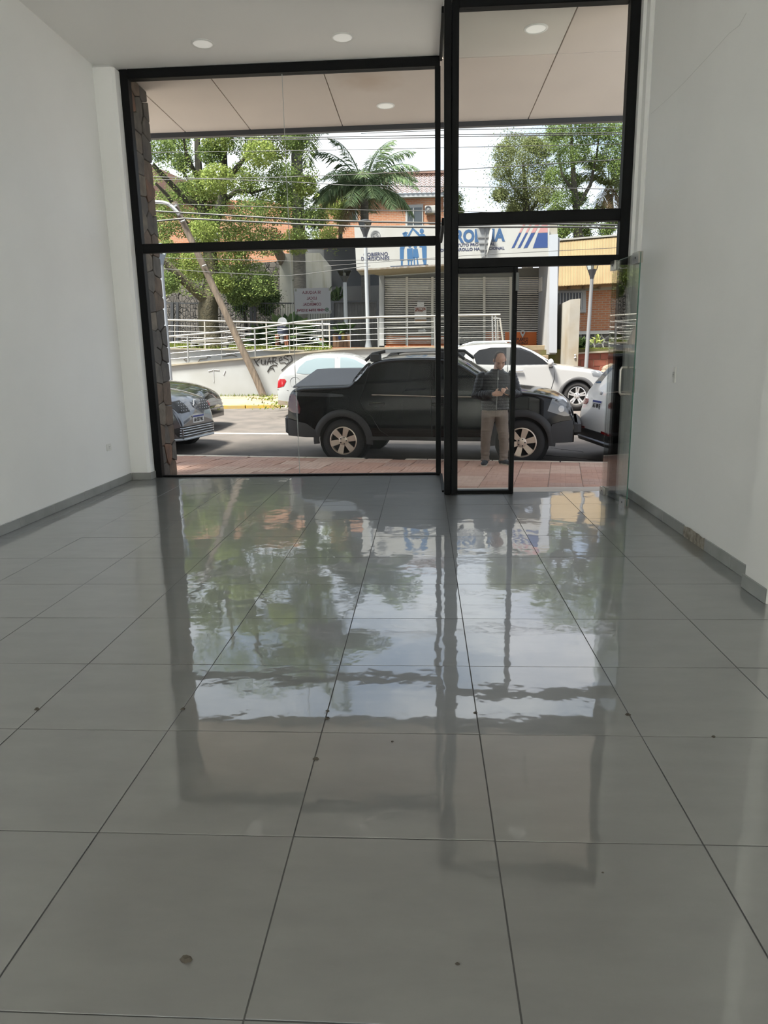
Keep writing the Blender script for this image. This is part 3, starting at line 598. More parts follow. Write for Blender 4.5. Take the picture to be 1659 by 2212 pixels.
# sign board
sg = thing('name_board', 'long white name board with blue family figures and torn patch', 'sign', fpt(980, 575, YS))
sb_m = mat('sign_white', (.50, .50, .485), .5, col2=(.47, .465, .44), scale=2)
bp_ = [fpt(765, 489.5, YS), fpt(1187, 481, YS), fpt(1187, 560, YS), fpt(770, 583, YS)]
k = MB(); D = Vector((0, 1.6, 0)); k.add(bp_+[p+D for p in bp_], [(3, 2, 1, 0), (4, 5, 6, 7), (0, 1, 5, 4), (1, 2, 6, 5), (2, 3, 7, 6), (3, 0, 4, 7)]); board = k.build('board', sb_m, sg)
MB().add([bp_[3]+Vector((0, .05, -.02)), bp_[2]+Vector((0, .05, -.02)), fpt(1187, 572, YQ), fpt(822, 596, YQ)]+[p+Vector((0, 0, .05)) for p in (bp_[3], bp_[2], fpt(1187, 572, YQ), fpt(822, 596, YQ))], [(3, 2, 1, 0), (4, 5, 6, 7), (0, 1, 5, 4), (1, 2, 6, 5), (2, 3, 7, 6), (3, 0, 4, 7)]).build('canopy_soffit', mat('soffit_cream', (.52, .46, .35), .8, col2=(.45, .38, .28), scale=2), sg)
MB().bar(bp_[3]+Vector((0, -.01, .0)), bp_[2]+Vector((0, -.01, 0)), .03, .05).build('rusty_edge', mat('rust', (.20, .15, .10), .9, col2=(.35, .33, .30), scale=9), sg)
UX = Vector((1, S, 0)).normalized(); UZ = Vector((0, 0, 1)); YT = YS-.005
def spt(x, y): return fpt(x, y, YT)
def splate(polys, m, name, th=.012, par=sg):
    k = MB(); 
    for pl in polys:
        P = [spt(x, y) for x, y in pl]; n = len(P); Dy = Vector((0, th, 0))
        k.add(P+[p+Dy for p in P], [tuple(range(n)), tuple(reversed(range(n, 2*n)))]+[(i, n+i, n+(i+1) % n, (i+1) % n) for i in range(n)])
    return k.build(name, m, par)
blue = mat('sign_blue', (.035, .13, .29), .5); blue2 = mat('sign_deep_blue', (.02, .06, .22), .5); pink = mat('sign_pink', (.50, .25, .25), .5)
# family figures (plain silhouettes)
def blob(x, y, rx, ry, n=12): return [(x+rx*math.cos(2*math.pi*i/n), y+ry*math.sin(2*math.pi*i/n)) for i in range(n)]
figs = {'adult_figure_left': [blob(875, 507, 4.3, 5), [(869, 504), (876, 500), (882, 503), (870, 507)], [(866, 515), (871, 511), (879, 511), (891, 491), (893, 494), (884, 511), (880, 519), (866, 519)], [(863.5, 537), (872.5, 537), (872, 563), (864, 563)], [(865, 519), (879, 519), (873, 538), (864, 538)], [(866, 563), (870, 563), (870, 573), (866, 573)]],
        'adult_figure_right': [blob(911, 499, 4.6, 5.5), [(891, 491), (905, 503), (906, 508), (903, 509), (890, 494)], [(904, 506), (916, 505), (921, 511), (921, 533), (906, 534), (905, 512)], [(911, 534), (921.5, 533), (921.5, 563), (913, 564)], [(914, 563), (921, 563), (921, 573), (915, 573)]],
        'child_figures': [blob(885, 531, 3.5, 4), blob(897, 533, 3.5, 4), [(879, 537), (891, 536), (892, 563), (880, 564)], [(892, 538), (902, 537), (905, 556), (892, 558)], [(881, 563), (884, 563), (884, 573), (881, 573)], [(887, 563), (890, 563), (890, 573), (887, 573)], [(893, 556), (896, 556), (896.5, 572), (894, 572)], [(899, 556), (902, 556), (904, 571), (901, 571)]]}
for nm, pl in figs.items(): splate(pl, blue, nm)
splate([[(842, 574.5), (925, 570.5), (922, 574), (845, 577)]], mat('sign_ground_dark', (.06, .08, .13), .7), 'ground_strip')
# crest (outline ring with an emblem) and printed words
cg = mat('crest_grey', (.24, .25, .26), .6); cc = spt(811, 509); kk = MB().lathe([(.16, 0), (.16, -.012), (.135, -.012), (.135, 0)], cc, ax='y', n=28, caps=False).lathe([(.10, 0), (.10, -.012), (.088, -.012), (.088, 0)], cc, ax='y', n=20, caps=False)
for a in range(6): kk.bar(cc+Vector((.03*math.cos(a), -.008, .03*math.sin(a))), cc+Vector((.085*math.cos(a*1.05), -.008, .085*math.sin(a*1.05))), .012)
kk.tube([cc+Vector((.21*math.cos(t_), -.008, .21*math.sin(t_))) for t_ in [math.pi*(1.1+.8*i/8) for i in range(9)]], .014, 5).build('crest', cg, sg)
put_text('lettering', 'GOBIERNO', .112, navy, spt(811.5, 553), UX, UZ, sg, bold=.002, fit=.80); put_text('lettering', 'DE', .112, navy, spt(785.5, 562.5), UX, UZ, sg, bold=.002, fit=.16); put_text('lettering', 'MISIONES', .112, navy, spt(816.5, 562), UX, UZ, sg, bold=.002, fit=.74)
steel_blue = mat('sign_steel_blue', (.03, .10, .24), .5)
put_text('lettering', 'IPRODHA', .36, steel_blue, spt(1024, 522), UX, UZ, sg, bold=.022, fit=1.92)
put_text('lettering', 'INSTITUTO PROVINCIAL', .085, navy, spt(1017, 531.5), UX, UZ, sg, bold=.003, fit=1.52); put_text('lettering', 'DE DESARROLLO HABITACIONAL', .085, navy, spt(1020, 541), UX, UZ, sg, bold=.003, fit=2.04)
splate([[(945, 488), (947, 488), (947, 492), (950, 492), (950, 494), (947, 494), (947, 497), (945, 497), (945, 494), (942, 494), (942, 492), (945, 492)]], blue, 'cross_motif')
for (a, b2, c, d) in ((1105, 1111, 1121, 1126), (1118, 1124, 1135, 1140), (1131, 1139, 1147, 1156), (1151, 1183, 1162, 1183)):
    splate([[(a, 536), (b2, 535), (d if d < 1183 else 1183, 503), (c, 504)]], blue2, 'blue_stripe'); 
    e = 9 if d < 1183 else 0; splate([[(c, 503), (d, 502), (d+e, 484), (c+9, 485)]], pink, 'pink_stripe')
# torn vinyl: bare galvanised sheet with battens and a curling flap
galv = mat('bare_galvanised', (.34, .35, .36), .5, col2=(.27, .28, .29), scale=5)
splate([[(1029, 496), (1034, 492), (1056, 491), (1057, 500), (1050, 553), (1040, 556), (1035, 530)]], galv, 'torn_patch', .006).location.y -= .012
for y_, x0, x1 in ((513, 1032, 1057), (526, 1035, 1054), (540, 1037, 1052)): MB().bar(fpt(x0, y_, YT-.02), fpt(x1, y_-.7, YT-.02), .03, .035).build('batten', mat('batten_grey', (.20, .205, .21), .6), sg)
MB().bar(fpt(1048.5, 492, YT-.025), fpt(1047, 555, YT-.025), .03, .03, up=(0, 1, 0)).build('batten', mat('batten_grey', (0, 0, 0)), sg)
MB().bar(fpt(1034, 489.5, YT-.05), fpt(1058, 488.5, YT-.05), .10, .05).build('torn_cap', galv, sg)
fl = [fpt(1056, 492, YT-.01), fpt(1064, 497, YT-.16), fpt(1062, 515, YT-.2), fpt(1058, 530, YT-.14), fpt(1051, 552, YT-.02), fpt(1055, 515, YT-.01)]
MB().add(fl+[p+Vector((0, .006, 0)) for p in fl], [(0, 5, 2, 1), (5, 4, 3, 2), (6, 7, 8, 11), (11, 8, 9, 10)]+[(i, (i+1) % 6, 6+(i+1) % 6, 6+i) for i in range(6)]).build('curled_flap', sb_m, sg, True)
# parapet wall and steps
pw = [fpt(1232, 647, 23.0), fpt(1254, 645, 23.0)]
zb = .15; n0, n1 = pw[0], pw[1]; f0 = fpt(1189, 667, 26.0); hz = n0.z
k = MB().add([(n0.x, n0.y, zb), (n1.x, n1.y, zb), (f0.x+.6, f0.y, zb), (f0.x, f0.y, zb), (n0.x, n0.y, n0.z), (n1.x, n1.y, n1.z), (f0.x+.6, f0.y, f0.z), (f0.x, f0.y, f0.z)], [(0, 3, 2, 1), (4, 5, 6, 7), (0, 1, 5, 4), (1, 2, 6, 5), (2, 3, 7, 6), (3, 0, 4, 7)])
wp = struct('wall_stair_parapet', k, wwall2)
MB().tube([fpt(a, b2, 22.98) for a, b2 in ((1240.5, 767), (1243.5, 766), (1242, 769), (1244, 772), (1240, 773.5))], .02, 5).build('painted_s', spw, wp)
stp = thing('entrance_steps', 'sandy concrete steps up to the office, beside the stained parapet', 'steps', (2.4, 23.4, .2)); sand = mat('step_sand', (.34, .27, .17), .85, col2=(.26, .20, .12), scale=5, detail=6)
x0_, x1_ = fpt(1092, 790, 23.2).x, fpt(1207, 790, 24).x
for i in range(9):
    zt = ZT-.0-i*.165; y_ = 24.6-i*.28; MB().bbox(x0_, x1_-.30-i*.02, y_-.28, 25.2, zt-.165, zt, .012).build('step', sand, stp)
# litter bin on the terrace
t = thing('litter_bin', 'litter bin with round white lid, dark blue drum and orange slatted sides', 'bin', fpt(610, 748, 25.8))
YBn = 25.8; c0 = fpt(610, 696, YBn)
MB().lathe([(.17, -.01), (.17, .02), (.15, .03)], c0, ax='y', n=24).build('round_lid', mat('bin_lid', (.42, .43, .45), .5), t)
for a in (.3, 1.57, 2.84): MB().bar(c0+Vector((0, -.04, 0)), c0+Vector((.16*math.cos(a), -.04, -.16*math.sin(a))), .014).build('lid_rib', mat('bin_dark', (.03, .035, .05), .5), t)
MB().lathe([(.15, 0), (.19, .02), (.20, .28), (.17, .28)], fpt(611, 723, YBn), n=20).build('drum', mat('bin_navy', (.025, .032, .07), .55), t, True)
MB().lathe([(.09, 0), (.09, .34)], fpt(610, 742, YBn), n=14).build('pedestal', mat('bin_grey', (.36, .35, .36), .6), t, True)
for dx in (-.2, -.13, .13, .2): p = fpt(610, 746, YBn); MB().box(p.x+dx-.025, p.x+dx+.025, p.y-.12, p.y+.12, p.z, p.z+.38).build('slat', mat('bin_orange', (.30, .10, .045), .7), t)
MB().bar(fpt(606, 707, YBn)+Vector((0, 0, -.02)), fpt(608, 748, YBn), .05).build('post', mat('bin_dark', (0, 0, 0)), t)
# bench / stone edging round the tree
t = thing('garden_bench', 'low concrete bench slab on two legs at the foot of the big tree', 'bench', fpt(455, 750, 26.2))
MB().bbox(*sorted((fpt(420, 737, 26.2).x, fpt(498, 737, 26.2).x)), 26.2, 26.65, fpt(450, 740, 26.2).z, fpt(450, 735, 26.2).z, .01).build('slab', mat('bench_concrete', (.32, .30, .26), .85), t)
for x in (424, 491): p = fpt(x, 748, 26.25); MB().box(p.x-.08, p.x+.08, 26.25, 26.6, p.z-.05, fpt(450, 740, 26.2).z).build('leg', mat('bench_concrete', (0, 0, 0)), t)
# ---- dark metal fence, gate, stone wall, white and grey walls behind
fm = mat('fence_dark', (.05, .052, .058), .5)
YFe = 28.6
def fence(x0, x1, ytop, ybot, label, posts, step=5.4):
    t = thing('bar_fence', label, 'fence', fpt((x0+x1)/2, ybot, YFe))
    for yy in (ytop, ybot-6): MB().bar(fpt(x0, yy, YFe), fpt(x1, yy+.004*(x1-x0), YFe), .05).build('rail', fm, t)
    x = x0+step/2
    while x < x1: MB().tube([fpt(x, ytop, YFe), fpt(x, ybot, YFe)], .010, 5).build('bar', fm, t); x += step
    for x in posts: MB().bar(fpt(x, ytop-1, YFe), fpt(x, ybot+2, YFe), .12, .10, up=(0, 1, 0)).build('post', fm, t)
fence(330, 385, 654, 752, 'dark bar fence panel left of the big tree, nearest the stone pier', [372, 383.5])
fence(387, 546, 655, 752, 'long dark bar fence panel behind the big tree trunk', [543])
fence(549, 712, 655, 752, 'dark bar fence panel behind the litter bin, right of the tree', [551])
gate_m = mat('gate_grey', (.13, .125, .12), .7, col2=(.09, .085, .08), scale=5)
t = thing('slatted_gate', 'grey gate of upright boards between white wall and office', 'gate', fpt(768, 748, 28.2))
for i in range(15):
    xa = 722+i*6.35; wall_poly([(xa+.4, 654), (xa+6.0, 653.6), (xa+6.0, 748), (xa+.4, 748)], 28.2, .03, 'board', gate_m, t)
for x in (717, 817): wall_poly([(x-4, 650), (x+4, 650), (x+4, 750), (x-4, 750)], 28.1, .15, 'post', fm, t)
MB().bar(fpt(717, 652.5, 28.15), fpt(817, 650, 28.15), .06).build('top_rail', fm, t)
# masonry behind
def tex_mat(name, kind, c1, c2, mortar, sc_, rough=.85, **kw):
    c1, c2, mortar = [tuple(v*ALB[0] for v in q) for q in (c1, c2, mortar)]; m = bpy.data.materials.new(name); m.use_nodes = True; nt = m.node_tree; bs = nt.nodes['Principled BSDF']; bs.inputs['Roughness'].default_value = rough
    g = N(nt, 'ShaderNodeNewGeometry'); sp = N(nt, 'ShaderNodeSeparateXYZ'); cb = N(nt, 'ShaderNodeCombineXYZ'); L = nt.links.new
    L(g.outputs['Position'], sp.inputs[0]); L(sp.outputs['X'], cb.inputs['X']); L(sp.outputs['Z'], cb.inputs['Y'])
    if kind == 'brick':
        t_ = N(nt, 'ShaderNodeTexBrick'); t_.inputs['Scale'].default_value = sc_; t_.inputs['Color1'].default_value = (*c1, 1); t_.inputs['Color2'].default_value = (*c2, 1); t_.inputs['Mortar'].default_value = (*mortar, 1)
        t_.inputs['Mortar Size'].default_value = kw.get('ms', .012); t_.inputs['Brick Width'].default_value = kw.get('bw', .25); t_.inputs['Row Height'].default_value = kw.get('rh', .08); L(cb.outputs[0], t_.inputs['Vector']); L(t_.outputs['Color'], bs.inputs['Base Color'])
    else:
        v1 = N(nt, 'ShaderNodeTexVoronoi'); v1.feature = 'DISTANCE_TO_EDGE'; v1.inputs['Scale'].default_value = sc_; v2 = N(nt, 'ShaderNodeTexVoronoi'); v2.inputs['Scale'].default_value = sc_
        r = N(nt, 'ShaderNodeMapRange'); r.inputs['From Max'].default_value = kw.get('ms', .08); mx = N(nt, 'ShaderNodeMix'); mx.data_type = 'RGBA'; mx2 = N(nt, 'ShaderNodeMix'); mx2.data_type = 'RGBA'; s2 = N(nt, 'ShaderNodeSeparateColor')
        L(cb.outputs[0], v1.inputs['Vector']); L(cb.outputs[0], v2.inputs['Vector']); L(v1.outputs['Distance'], r.inputs[0]); L(v2.outputs['Color'], s2.inputs[0]); L(s2.outputs[0], mx2.inputs[0])
        mx2.inputs[6].default_value = (*c1, 1); mx2.inputs[7].default_value = (*c2, 1); L(r.outputs[0], mx.inputs[0]); mx.inputs[6].default_value = (*mortar, 1); L(mx2.outputs[2], mx.inputs[7]); L(mx.outputs[2], bs.inputs['Base Color'])
        bp = N(nt, 'ShaderNodeBump'); bp.inputs['Distance'].default_value = .05; L(r.outputs[0], bp.inputs['Height']); L(bp.outputs[0], bs.inputs['Normal'])
    MATS[name] = m; return m
rubble_w = tex_mat('rubble_wall', 'vor', (.085, .075, .068), (.16, .14, .125), (.03, .026, .024), 5.5)
brick_o = tex_mat('orange_brick', 'brick', (.58, .235, .11), (.48, .18, .085), (.50, .36, .26), 1.0)
wall_poly([(300, 560), (500, 572), (595, 565), (612, 560), (612, 750), (300, 760)], 31.0, .4, 'wall_rubble', rubble_w, st=1)
ww = wall_poly([(604, 548), (690, 546), (714, 575), (716, 730), (604, 730)], 29.6, .3, 'wall_white_house', mat('white_streaked', (.86, .84, .76), .85, col2=(.55, .50, .34), scale=1.6, detail=9, lo=.5, hi=.85, stretch=(3, 1, .35)), st=1)
wall_poly([(590, 520), (612, 546), (612, 560), (604, 572), (592, 548)], 29.3, .5, 'roof_gable', mat('gable_timber', (.26, .19, .12), .8), ww)
wall_poly([(660, 520), (690, 528), (716, 556), (716, 585), (690, 548), (660, 548)], 30.5, .4, 'roof_slope', mat('sheet_grey', (.33, .34, .35), .6, col2=(.26, .27, .28), scale=2), ww)
wall_poly([(700, 538), (830, 530), (830, 622), (700, 622)], 30.2, .3, 'wall_grey_upper', mat('render_dark_grey', (.10, .105, .115), .8, col2=(.085, .09, .10), scale=2), st=1)
wall_poly([(700, 620), (830, 616), (830, 750), (700, 750)], 30.0, .3, 'wall_grey_lower', mat('render_mid_grey', (.26, .255, .25), .85, col2=(.20, .19, .18), scale=1.8, detail=8), st=1)
# brick house with tiled roof behind the palm
t = thing('brick_house', 'two-storey orange brick house with brown tiled roof behind the palm', 'building', fpt(820, 540, 37))
YH = 37
wall_poly([(690, 423), (958, 420), (962, 765), (690, 765)], YH, 4, 'wall', brick_o, t)
wall_poly([(690, 423), (958, 415), (958, 424), (690, 431)], YH-.25, .3, 'gutter', mat('gutter_white', (.50, .52, .54), .5), t)
tile_m = mat('roof_tile_brown', (.16, .075, .05), .85, col2=(.09, .05, .04), scale=14, detail=6)
rows = 11
for r in range(rows):                                         # courses of curved tiles, each course one part
    f0_, f1_ = r/rows, (r+1.25)/rows; k = MB(); nn = 96; vs_ = []
    for i in range(nn+1):
        x = 738+(990-738)*i/nn
        for f_ in (f0_, f1_):
            yb_ = 421-(x-690)*.018; yt_ = 379-(x-738)*.012; p = fpt(x, yb_+(yt_-yb_)*f_, YH-.3+3.2*f_); p.z += .035*math.cos(i*math.pi*.5)+(.05 if f_ == f0_ else 0); vs_.append(p)
    k.add(vs_, [(2*i, 2*i+2, 2*i+3, 2*i+1) for i in range(nn)]); k.build('tile_course', tile_m, t)
MB().tube([fpt(738, 378, YH+2.9), fpt(990, 374.5, YH+2.9)], .14, 8).build('ridge', tile_m, t)
wf = wall_poly([(876, 443), (914, 441), (914, 500), (876, 500)], YH-.03, .06, 'window_frame', mat('window_white', (.48, .48, .47), .6), t)
wall_poly([(880, 449), (911, 448), (911, 500), (880, 500)], YH-.05, .04, 'pane', mat('far_pane', (.08, .095, .11), .15), wf)
wf = wall_poly([(735, 448), (772, 447), (772, 475), (735, 475)], YH-.03, .06, 'window_frame', MATS['window_white'], t); wall_poly([(738, 453), (769, 452), (769, 475), (738, 475)], YH-.05, .04, 'pane', MATS['far_pane'], wf)
MB().bar(fpt(893, 449, YH-.06), fpt(893, 500, YH-.06), .05, .03).build('mullion', MATS['window_white'], wf)
t = thing('air_conditioner', 'white air conditioner unit hung on the brick house wall', 'air conditioner', fpt(930, 462, YH-.4))
q0, q1 = fpt(918, 461, YH-.4), fpt(942, 443.5, YH-.4); MB().bbox(q0.x, q1.x, YH-.45-.0, YH-.05, q0.z, q1.z, .03).build('casing', mat('ac_white', (.50, .50, .47), .5), t)
cf = fpt(925, 452, YH-.47); MB().lathe([(.15, 0), (.16, -.03), (.12, -.03), (.11, 0)], (cf.x, YH-.45, cf.z), ax='y', n=22, caps=False).build('fan_grille', mat('ac_grey', (.10, .10, .11), .6), t); MB().lathe([(.11, -.01), (.03, -.02)], (cf.x, YH-.45, cf.z), ax='y', n=20).build('fan', mat('ac_grey2', (.2, .2, .21), .6), t); MB().lathe([(.03, -.02), (.03, -.035)], (cf.x, YH-.45, cf.z), ax='y', n=12).build('fan_hub', MATS['ac_white'], t)
for x in (921, 939): MB().bar(fpt(x, 462.5, YH-.45), fpt(x, 462.5, YH-.05), .05).build('bracket', fm, t)
# brick house glimpsed through the big tree
t = thing('hidden_house', 'orange brick house with sloping roof glimpsed through the big tree', 'building', fpt(440, 560, 40))
wall_poly([(300, 440), (470, 430), (640, 440), (640, 770), (300, 775)], 40, 3, 'wall', brick_o, t); wall_poly([(300, 350), (340, 362), (420, 398), (500, 436), (300, 442)], 39.8, 2, 'roof', tile_m, t)
wall_poly([(415, 500), (470, 498), (470, 520), (415, 522)], 39.9, .1, 'window', MATS['window_white'], t)
# right-hand house
YR = 27.5
t = thing('bungalow', 'orange brick bungalow with yellow corrugated roof and barred window', 'building', fpt(1270, 745, YR))
wall_poly([(1195, 622), (1345, 612), (1345, 716), (1195, 718)], YR, 3, 'wall', brick_o, t)
wall_poly([(1195, 618), (1345, 608), (1345, 625), (1195, 632)], YR-.05, .2, 'lintel_band', mat('band_cream', (.42, .38, .31), .8), t)
wall_poly([(1195, 717), (1345, 713), (1345, 720), (1195, 724)], YR-.08, .2, 'plinth_band', MATS['window_white'], t)
ywr = mat('roof_sheet_yellow', (.42, .315, .175), .6, col2=(.37, .275, .15), scale=1.5); nn = 150; vs_ = []
for i in range(nn*2+1):
    x = 1190+(1375-1190)*i/(nn*2)
    for yb_, Yr in ((618-(x-1205)*.056, YR-.75), (521-(x-1205)*.09, YR+2.6)):
        p = fpt(x, yb_, Yr); p.z += .022*math.cos(i*math.pi*.5); vs_.append(p)
k = MB().add(vs_, [(2*i, 2*i+2, 2*i+3, 2*i+1) for i in range(nn*2)]); k.build('roof_sheet', ywr, t)
MB().bar(fpt(1190, 520.5, YR+2.6), fpt(1375, 506, YR+2.6), .3, .06).build('ridge_cap', mat('ridge_grey', (.42, .41, .38), .6), t)
MB().bar(fpt(1190, 622, YR-.55), fpt(1375, 611, YR-.55), .05, .16).build('fascia_board', mat('eave_timber', (.28, .15, .05), .7), t)
for x in (1230, 1262, 1295): MB().bar(fpt(x, 622, YR-.65), fpt(x, 621, YR-.05), .08, .10).build('rafter_tail', mat('rafter', (.14, .08, .035), .8), t)
wf = wall_poly([(1190, 629), (1266, 627), (1266, 675), (1190, 677)], YR-.08, .1, 'window_frame', MATS['window_white'], t)
wall_poly([(1195, 634), (1258, 632), (1258, 668), (1195, 670)], YR-.1, .06, 'pane', mat('shutter_pane', (.05, .055, .07), .3, col2=(.11, .12, .15), scale=20, stretch=(1, 1, 6)), wf)
for i in range(9): x = 1203+i*6.6; MB().bar(fpt(x, 633, YR-.16), fpt(x, 670, YR-.16), .035).build('window_bar', MATS['window_white'], wf)
# stone base of the bungalow: dark stones in white joints
sbase = wall_poly([(1225, 721), (1345, 717), (1345, 756), (1225, 758)], YR-.02, .3, 'stone_base', mat('joint_white', (.50, .50, .48), .8), t)
o3 = fpt(1225, 752, YR-.05); wd_ = fpt(1345, 752, YR-.05).x-o3.x; hg = fpt(1225, 721, YR-.05).z-o3.z; rr = random.Random(5)
pts = [(wd_*(i+.5+rr.uniform(-.3, .3)+(.5 if j % 2 else 0))/8, hg*(j+.5+rr.uniform(-.25, .25))/3) for i in range(8) for j in range(3)]
bstone = mat('base_stone', (.045, .045, .048), .8, col2=(.08, .078, .075), scale=8)
for pl in voronoi(0, wd_, 0, hg, pts): MB().prism(round_poly(shrink(pl, .035), 1, .15), o3, (1, S, 0), (0, 0, 1), .04, inset=.02, front=.01).build('stone', bstone, sbase)
# red block garden wall, its blocks laid one by one
YG = 23.6
gw = wall_poly([(1240, 764), (1345, 758), (1345, 812), (1240, 812)], YG, .2, 'wall_garden', mat('block_joint', (.42, .25, .17), .85), st=1)
blk = [mat('block_red', (.30, .075, .042), .75, col2=(.24, .065, .04), scale=8), mat('block_red_b', (.35, .10, .055), .75, col2=(.28, .08, .05), scale=8)]
o4 = fpt(1240, 764, YG-.012); zt = o4.z; wd_ = fpt(1345, 764, YG).x-o4.x
for r in range(4):
    x = -.2*(r % 2); 
    while x < wd_+.1:
        a, c_ = max(0, x+.008), min(wd_, x+.40); x += .41
        if c_-a > .05: MB().bbox(o4.x+a, o4.x+c_, o4.y-.012+S*a, o4.y+.02+S*a, zt-(r+1)*.20+.008, zt-r*.20, .006).build('block', blk[rr.random() < .5], gw)
MB().bar(fpt(1240, 763.5, YG)+Vector((0, .05, 0)), fpt(1345, 757.5, YG)+Vector((0, .05, 0)), .3, .05).build('coping', cream, gw)
# ------------------------------------------------------------------ trees, palms, plants
def leafmat(name, c1, c2, tr=.35):
    m = bpy.data.materials.new(name); m.use_nodes = True; nt = m.node_tree; nt.nodes.clear(); L = nt.links.new
    o = N(nt, 'ShaderNodeOutputMaterial'); d = N(nt, 'ShaderNodeBsdfDiffuse'); t = N(nt, 'ShaderNodeBsdfTranslucent'); mx = N(nt, 'ShaderNodeMixShader'); g = N(nt, 'ShaderNodeNewGeometry'); r = N(nt, 'ShaderNodeValToRGB')
    c1, c2 = [tuple(v*ALB[0] for v in q) for q in (c1, c2)]; r.color_ramp.elements[0].color = (*c1, 1); r.color_ramp.elements[1].color = (*c2, 1); mx.inputs[0].default_value = tr
    L(g.outputs['Random Per Island'], r.inputs[0]); L(r.outputs[0], d.inputs[0]); L(r.outputs[0], t.inputs[0]); L(d.outputs[0], mx.inputs[1]); L(t.outputs[0], mx.inputs[2]); L(mx.outputs[0], o.inputs[0])
    MATS[name] = m; return m
lf_a = leafmat('leaf_mid_green', (.13, .20, .065), (.34, .44, .15)); lf_y = leafmat('leaf_lime', (.26, .36, .09), (.50, .57, .18)); lf_d = leafmat('leaf_dark', (.05, .10, .04), (.17, .25, .09)); lf_p = leafmat('palm_leaflet', (.10, .165, .085), (.25, .32, .17), .25); lf_o = leafmat('leaf_olive', (.14, .18, .075), (.34, .37, .16))
lf_g = leafmat('lawn_blade', (.14, .20, .04), (.36, .40, .10), .3); lf_dry = leafmat('dry_frond', (.16, .11, .06), (.30, .22, .13), .2)
bark = mat('bark_green_brown', (.15, .125, .07), .9, col2=(.085, .075, .045), scale=9, detail=8, bump=.03, bscale=18); bark_d = mat('bark_dark', (.05, .045, .035), .9, col2=(.09, .08, .055), scale=9)
palm_bark = mat('palm_bark', (.20, .185, .16), .9, col2=(.10, .095, .085), scale=6, detail=8, bump=.02, stretch=(1, 1, 5))
def leaf(mb, p, s, rr, asp=.5, droop=.3):
    a = rr.uniform(0, 6.283); e = rr.uniform(-.9, .6); d = Vector((math.cos(a)*math.cos(e), math.sin(a)*math.cos(e), math.sin(e)-droop)).normalized()
    n = Vector((rr.gauss(0, 1), rr.gauss(0, 1), rr.gauss(.4, 1))); x = d.cross(n)
    if x.length < 1e-3: return
    x.normalize(); h = s*rr.uniform(.7, 1.2); w_ = h*asp; k = len(mb.v)
    m_ = p+d*h*.5
    mb.v += [tuple(p), tuple(m_+x*w_*.5), tuple(p+d*h), tuple(m_-x*w_*.5)]; mb.f.append((k, k+1, k+2, k+3))
def cloud(mb, c, r, n, s, rr, shell=.55, asp=.5):
    for _ in range(n):
        while True:
            q = Vector((rr.uniform(-1, 1), rr.uniform(-1, 1), rr.uniform(-1, 1)))
            if .02 < q.length < 1: break
        q = q.normalized()*(shell+(1-shell)*rr.random()**.5) if rr.random() < .7 else q
        leaf(mb, Vector((c[0]+q.x*r[0], c[1]+q.y*r[1], c[2]+q.z*r[2])), s, rr, asp)
def limb(pxs, rads, n=9): return MB().tube([fpt(x, y, Y) for x, y, Y in pxs], rads, n)
# --- the big bottle-trunked street tree
t = thing('large_tree', 'large leafy tree with thick spiny trunk behind the ramp railings', 'tree', fpt(457, 752, 26.9))
limb([(458, 756, 26.9), (456, 742, 26.9), (453, 715, 26.9), (449, 690, 26.9), (449, 665, 26.9), (455, 640, 27), (458, 600, 27), (456, 560, 27), (448, 520, 27.2), (440, 470, 27.3)], [.62, .46, .38, .37, .38, .33, .29, .26, .24, .22], 14).build('trunk', bark, t, True)
for j, (pts, rads) in enumerate((([(452, 652, 26.9), (435, 640, 26.7), (410, 618, 26.4), (380, 590, 26.2), (352, 562, 26)], [.24, .20, .18, .16, .14]),
    ([(440, 478, 27.3), (433, 430, 27.4), (430, 380, 27.5), (427, 330, 27.6), (425, 280, 27.8), (424, 200, 28)], [.22, .18, .15, .12, .10, .05]),
    ([(448, 520, 27.2), (468, 470, 27), (480, 430, 26.9), (484, 360, 26.8), (482, 300, 26.7), (486, 230, 26.6), (490, 150, 26.5)], [.2, .18, .16, .13, .11, .09, .04]),
    ([(431, 395, 27.4), (420, 370, 27), (405, 340, 26.6), (398, 310, 26.3), (394, 270, 26)], [.09, .08, .07, .05, .03]), ([(482, 400, 26.8), (505, 370, 26.4), (530, 340, 26), (548, 300, 25.6)], [.1, .09, .07, .04]),
    ([(478, 440, 26.9), (510, 412, 27.4), (545, 415, 28), (590, 405, 28.4)], [.1, .08, .06, .03]), ([(440, 450, 27.3), (400, 430, 27), (372, 400, 26.6), (345, 372, 26.2), (330, 355, 26)], [.13, .11, .1, .09, .07]),
    ([(446, 520, 27.2), (400, 480, 26.4), (360, 420, 26), (335, 395, 25.6)], [.10, .08, .07, .04]), ([(436, 430, 27.4), (410, 395, 28), (395, 370, 28.6), (388, 340, 29)], [.08, .06, .05, .03]))):
    limb(pts, rads, 8).build('branch', bark_d if j else bark, t, True)
rr = random.Random(21); fa, fy = MB(), MB()
